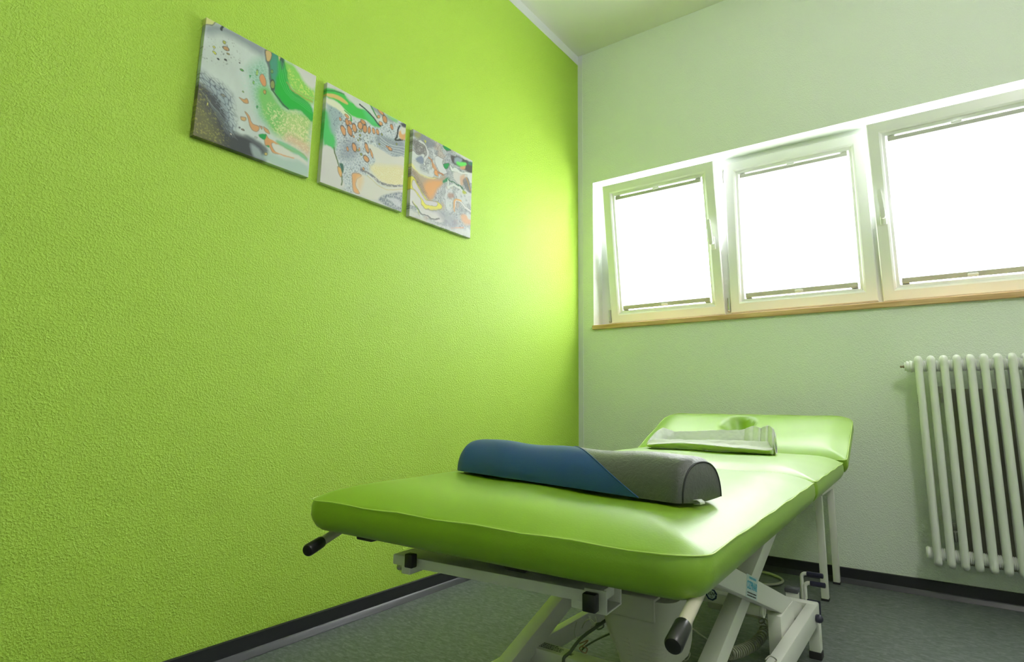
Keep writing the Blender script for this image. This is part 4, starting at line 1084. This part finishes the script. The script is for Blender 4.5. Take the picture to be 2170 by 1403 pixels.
f([(320, 830), (430, 860), (560, 950), (740, 945), (735, 1010), (600, 1018), (540, 1060), (360, 1010), (320, 930)], (214, 210, 206), .02)
f([(303, 828), (352, 828), (385, 850), (345, 880), (340, 940), (372, 1004), (325, 995), (305, 900)], (212, 160, 112), .02, 1, (120, 100, 70))
f([(350, 860), (400, 870), (380, 980), (350, 930)], (222, 190, 150), .05, .7)
C2.line([(380, 800), (470, 850), (540, 900), (620, 935), (745, 935)], .013, (120, 118, 128), .01); C2.specks([(380, 780), (480, 840), (620, 915), (740, 920), (740, 950), (600, 950), (460, 880)], (220, 216, 210), 54, .8, .5, .7, .02, .9, 9)
C2.line([(440, 860), (560, 950), (620, 975), (740, 965)], .003, (200, 180, 120))
f([(535, 1050), (590, 1018), (740, 1000), (740, 1160), (560, 1085)], (122, 128, 144), .02)
C2.lace([(535, 1040), (600, 1010), (740, 1000), (740, 1160), (560, 1095)], (205, 206, 212), 30, .5, .3, .25, .03, .85, 3)
f([(600, 1045), (680, 1050), (720, 1100), (690, 1120), (640, 1075)], (205, 205, 214), .02, .8)
C2.line([(712, 430), (700, 460), (690, 510), (668, 542), (700, 545), (740, 545)], .010, (45, 48, 52), .008); f([(712, 480), (765, 440), (765, 540), (725, 540), (705, 520)], (210, 160, 108), .02); f([(725, 440), (765, 420), (765, 490), (730, 500)], (212, 208, 202), .015); f([(720, 405), (770, 405), (765, 445), (730, 435)], (70, 76, 84), .02)
for x, y, rx, ry, a in ((228, 466, .026, .050, -25), (285, 468, .030, .058, -25), (327, 445, .026, .046, -20), (372, 425, .030, .036, 10), (398, 400, .034, .022, 10), (412, 452, .028, .040, 0), (450, 462, .018, .036, 0), (488, 468, .018, .034, -10), (520, 478, .020, .030, 0),
    (262, 395, .024, .030, 0), (290, 400, .020, .018, 0), (430, 612, .022, .050, -20), (470, 660, .014, .046, -30), (325, 612, .024, .044, -20), (424, 706, .040, .034, 10), (400, 795, .012, .016, 0), (548, 410, .026, .020, 0), (582, 372, .030, .044, -20), (530, 350, .02, .02, 0),
    (545, 305, .045, .020, 20), (266, 628, .014, .024, 0), (204, 370, .012, .018, 0), (625, 625, .034, .018, 10), (600, 606, .016, .010, 0), (262, 352, .026, .014, 20), (365, 630, .01, .02, 0), (320, 520, .010, .014, 0), (640, 440, .022, .030, -20)):
    C2.oval(x, y, rx, ry, a, (204, 150, 106) if (x+y) % 3 else (194, 138, 96), (82, 62, 44))
for x, y, r_ in ((372, 500, .012), (556, 500, .013), (370, 530, .010), (356, 548, .010), (533, 580, .010), (683, 581, .012), (352, 640, .012), (378, 672, .014), (365, 468, .009), (383, 466, .009)): C2.oval(x, y, r_, r_, 0, (140, 148, 90), (40, 44, 44))
C2.build('white and grey poured-paint canvas with orange cells, middle of the three')
# --- right canvas
ya, _ = corner(876, 273)
C3 = Pour(ya, C1.z1-.004, (860, 260), 5.6133, (186, 190, 196), 41, .020)
f = C3.fill
nn = fbm(C3.wu*1.3+.8*fbm(C3.u, C3.v, 5, 71), C3.wv*1.3+.8*fbm(C3.u, C3.v, 5, 72), 5, 70, 5); rid = np.abs(np.sin(nn*34))
C3.blend((rid-.55)/.3, (118, 120, 132), .9); C3.blend((.14-rid)/.1, (72, 70, 76), .85); C3.blend((nn-.10)/.06, (210, 212, 216), .8)
C3.blend((fbm(C3.u, C3.v, 8, 99)-.12)/.08, (176, 146, 128), .5)
full = [(40, 40), (820, 420), (800, 1380), (20, 1120)]
C3.lace(full, (214, 216, 222), 34, .7, .5, .16, .02, .45, 3)
f([(440, 230), (820, 410), (820, 500), (770, 480), (640, 400), (560, 330)], (206, 205, 208), .02)
f([(90, 110), (200, 140), (330, 220), (360, 290), (280, 290), (160, 200), (90, 160)], (120, 124, 136), .03, .85)
f([(90, 215), (170, 220), (240, 270), (240, 370), (180, 390), (100, 340)], (104, 98, 100), .03, .85); C3.specks([(90, 215), (240, 270), (240, 370), (100, 340)], (196, 192, 190), 50, .7, .4, .6, .03, .8)
f([(80, 330), (150, 385), (215, 375), (225, 420), (235, 520), (190, 480), (110, 440), (70, 420)], (206, 208, 210), .015, 1, (90, 86, 88))
f([(115, 410), (180, 400), (215, 440), (200, 490), (140, 460)], (124, 134, 156), .02); 
f([(150, 205), (210, 225), (270, 310), (275, 360), (245, 450), (225, 480), (215, 420), (245, 340), (225, 270), (165, 235)], (204, 204, 208), .012, 1, (84, 80, 84))
f([(70, 470), (160, 540), (220, 620), (300, 660), (380, 650), (300, 690), (200, 650), (120, 580), (60, 520)], (222, 218, 150), .02, .9, (120, 116, 100))
f([(60, 400), (140, 470), (210, 590), (330, 640), (250, 650), (160, 590), (80, 480)], (205, 206, 206), .02, .9)
f([(150, 590), (220, 650), (330, 680), (410, 650), (470, 620), (440, 720), (350, 830), (300, 930), (220, 850), (150, 760), (90, 640), (80, 560)], (168, 150, 132), .03)
f([(220, 720), (300, 690), (420, 680), (420, 740), (350, 830), (290, 900), (230, 820)], (206, 152, 104), .06)
C3.lace([(60, 560), (150, 640), (230, 780), (290, 900), (220, 860), (120, 720)], (80, 72, 76), 46, .7, .8, .30, .03, .8, 7)
f([(60, 560), (80, 640), (40, 720), (20, 600)], (120, 90, 80), .03, .6)
f([(75, 760), (170, 890), (205, 1000), (300, 1050), (420, 1075), (460, 1140), (420, 1190), (330, 1160), (200, 1080), (120, 1000), (40, 950), (50, 760)], (214, 210, 214), .015)
f([(55, 640), (95, 655), (150, 740), (240, 890), (330, 935), (370, 940), (435, 1000), (405, 1045), (270, 1035), (195, 975), (172, 890), (100, 800), (40, 770)], (216, 208, 96), .012, 1, (84, 78, 52))
f([(84, 680), (140, 745), (190, 830), (240, 910), (366, 948), (362, 1002), (250, 972), (200, 915), (150, 830), (84, 770)], (210, 204, 212), .010, 1, (110, 96, 80))
C3.line([(80, 940), (150, 1030), (180, 1080), (250, 1100), (310, 1150), (400, 1150)], .009, (108, 104, 110)); C3.line([(90, 930), (130, 1000), (160, 1090)], .005, (190, 190, 90)); C3.line([(110, 990), (170, 1060)], .004, (60, 120, 70))
f([(45, 1020), (150, 1100), (300, 1180), (500, 1250), (45, 1120)], (208, 206, 210), .03, .8)
f([(345, 400), (440, 420), (430, 470), (470, 540), (480, 580), (430, 612), (380, 560), (345, 480)], (208, 208, 214), .012, 1, (108, 98, 96))
C3.line([(270, 400), (310, 450), (320, 530), (380, 590), (440, 615)], .010, (168, 118, 84))
f([(320, 480), (345, 520), (380, 600), (330, 560)], (194, 148, 120), .012); f([(335, 565), (360, 570), (385, 630), (350, 625), (330, 600)], (210, 150, 100), .01, 1, (110, 86, 60))
f([(440, 265), (490, 285), (535, 330), (480, 330)], (20, 128, 66), .01, 1, (60, 60, 60)); f([(445, 490), (515, 478), (495, 530), (460, 540)], (24, 132, 72), .01, 1, (60, 60, 60))
f([(440, 690), (500, 640), (520, 690), (460, 720)], (40, 120, 80), .02)
f([(540, 380), (620, 400), (700, 440), (800, 500), (800, 620), (700, 570), (640, 520), (560, 470)], (76, 72, 74), .02)
f([(590, 410), (660, 430), (640, 480), (580, 460)], (140, 152, 168), .03); f([(610, 460), (700, 478), (722, 515), (680, 530), (615, 495)], (96, 200, 90), .02); f([(650, 520), (710, 530), (700, 555), (655, 545)], (194, 150, 114), .02)
f([(740, 470), (810, 480), (810, 510), (750, 505)], (60, 110, 96), .02)
f([(530, 490), (560, 550), (590, 530), (640, 560), (700, 590), (790, 610), (790, 640), (700, 620), (620, 590), (570, 590), (530, 560)], (214, 216, 216), .010, 1, (50, 96, 70))
f([(600, 580), (700, 620), (740, 640), (700, 700), (650, 740), (600, 700), (560, 640)], (208, 204, 204), .02, .9); f([(640, 640), (700, 620), (690, 720), (650, 740)], (200, 158, 128), .03, .8)
f([(680, 680), (730, 650), (780, 780), (760, 830), (700, 760)], (92, 90, 96), .02, .8); C3.line([(715, 650), (745, 720), (770, 800)], .007, (180, 140, 80))
f([(730, 620), (800, 600), (800, 690), (770, 720)], (214, 214, 218), .012)
C3.line([(500, 660), (510, 730), (500, 780), (560, 750), (640, 770), (720, 850), (790, 850)], .011, (214, 218, 216)); C3.line([(490, 650), (530, 700), (640, 745), (720, 830)], .007, (50, 100, 76)); f([(680, 790), (720, 820), (710, 850), (670, 820)], (170, 176, 70), .015)
f([(710, 840), (800, 850), (800, 1020), (760, 980)], (208, 208, 212), .02, .8)
f([(570, 940), (600, 905), (650, 920), (720, 1000), (800, 1060), (800, 1090), (700, 1020), (640, 945), (600, 950), (585, 1050), (570, 1000)], (214, 212, 216), .012, 1, (96, 100, 96)); C3.line([(580, 1040), (575, 960), (605, 915), (660, 925)], .010, (210, 160, 108))
f([(510, 850), (570, 840), (580, 890), (520, 900)], (156, 116, 100), .03, .8); f([(660, 1110), (720, 1100), (780, 1180), (760, 1220), (690, 1210)], (208, 160, 126), .04, .9); f([(720, 1060), (790, 1120), (780, 1180), (730, 1130)], (208, 212, 214), .02, .8)
C3.line([(540, 1245), (620, 1255), (680, 1250)], .006, (212, 150, 110)); f([(480, 1240), (620, 1260), (790, 1300), (790, 1380), (600, 1310)], (208, 208, 212), .03, .8)
f([(110, 120), (170, 130), (160, 190), (120, 180)], (150, 150, 80), .03, .7); f([(215, 200), (240, 205), (235, 235)], (196, 190, 70), .01)
f([(280, 1040), (420, 1050), (560, 1100), (620, 1200), (560, 1260), (440, 1180), (380, 1090)], (128, 130, 146), .06, .6)
C3.build('canvas of marbled grey poured paint with yellow band and brown patch, rightmost of the three')
#PAINT1

# ------------------------------------------------------------------ light
w = D.worlds.new('world'); SC.world = w; w.use_nodes = True
bg = w.node_tree.nodes['Background']; bg.inputs['Color'].default_value = (.97, .985, 1, 1); bg.inputs['Strength'].default_value = 33.0
def area(name, loc, rot, sx, sy, power, col=(1, 1, 1)):
    l = D.lights.new(name, 'AREA'); l.shape = 'RECTANGLE'; l.size = sx; l.size_y = sy; l.energy = power; l.color = col
    o = D.objects.new(name, l); COL.objects.link(o); o.location = loc; o.rotation_euler = rot; return o
# portal in the window opening (guides the daylight)
po = area('window_portal', ((WX0+WX1)/2, BW+TH+.02, (WZ0+WZ1)/2), (math.radians(-90), 0, 0), WX1-WX0, WZ1-WZ0, 1)
po.data.cycles.is_portal = True
# added globe lamp right of the frame, brightening ceiling and right-hand wall
lx, ly, lz = .8, .75, CEIL-.45
lp = empty('added_lamp', (lx, ly, lz), 'unseen globe lamp added to brighten the ceiling and right-hand wall', 'lamp')
bm = B(); lathe(bm, [(0, .05), (.02, .05), (.022, .008), (.25, .008), (.252, .03), (.27, .03)], (lx, ly, CEIL), (0, 0, -1), 20); link('stem', bm, M['upvc'], lp, 40)
em = mat('added_lamp_glow', (.9, .9, .88), .3); eb = em.node_tree.nodes['Principled BSDF']
eb.inputs['Emission Color'].default_value = (1, .97, .93, 1); eb.inputs['Emission Strength'].default_value = 46
bm = B(); bmesh.ops.create_uvsphere(bm, u_segments=32, v_segments=20, radius=.18, matrix=Matrix.Translation((lx, ly, lz-.02))); link('globe', bm, em, lp, 180)
SC.view_settings.view_transform = 'Standard'; SC.view_settings.look = 'None'; SC.view_settings.gamma = 1
SC.view_settings.exposure = 0.0; SC.view_settings.use_curve_mapping = False
SC.cycles.max_bounces = 10; SC.cycles.diffuse_bounces = 6; SC.cycles.glossy_bounces = 4
SC.cycles.transparent_max_bounces = 8; SC.cycles.sample_clamp_indirect = 6
SC.cycles.caustics_reflective = False; SC.cycles.caustics_refractive = False
SC.cycles.use_denoising = True
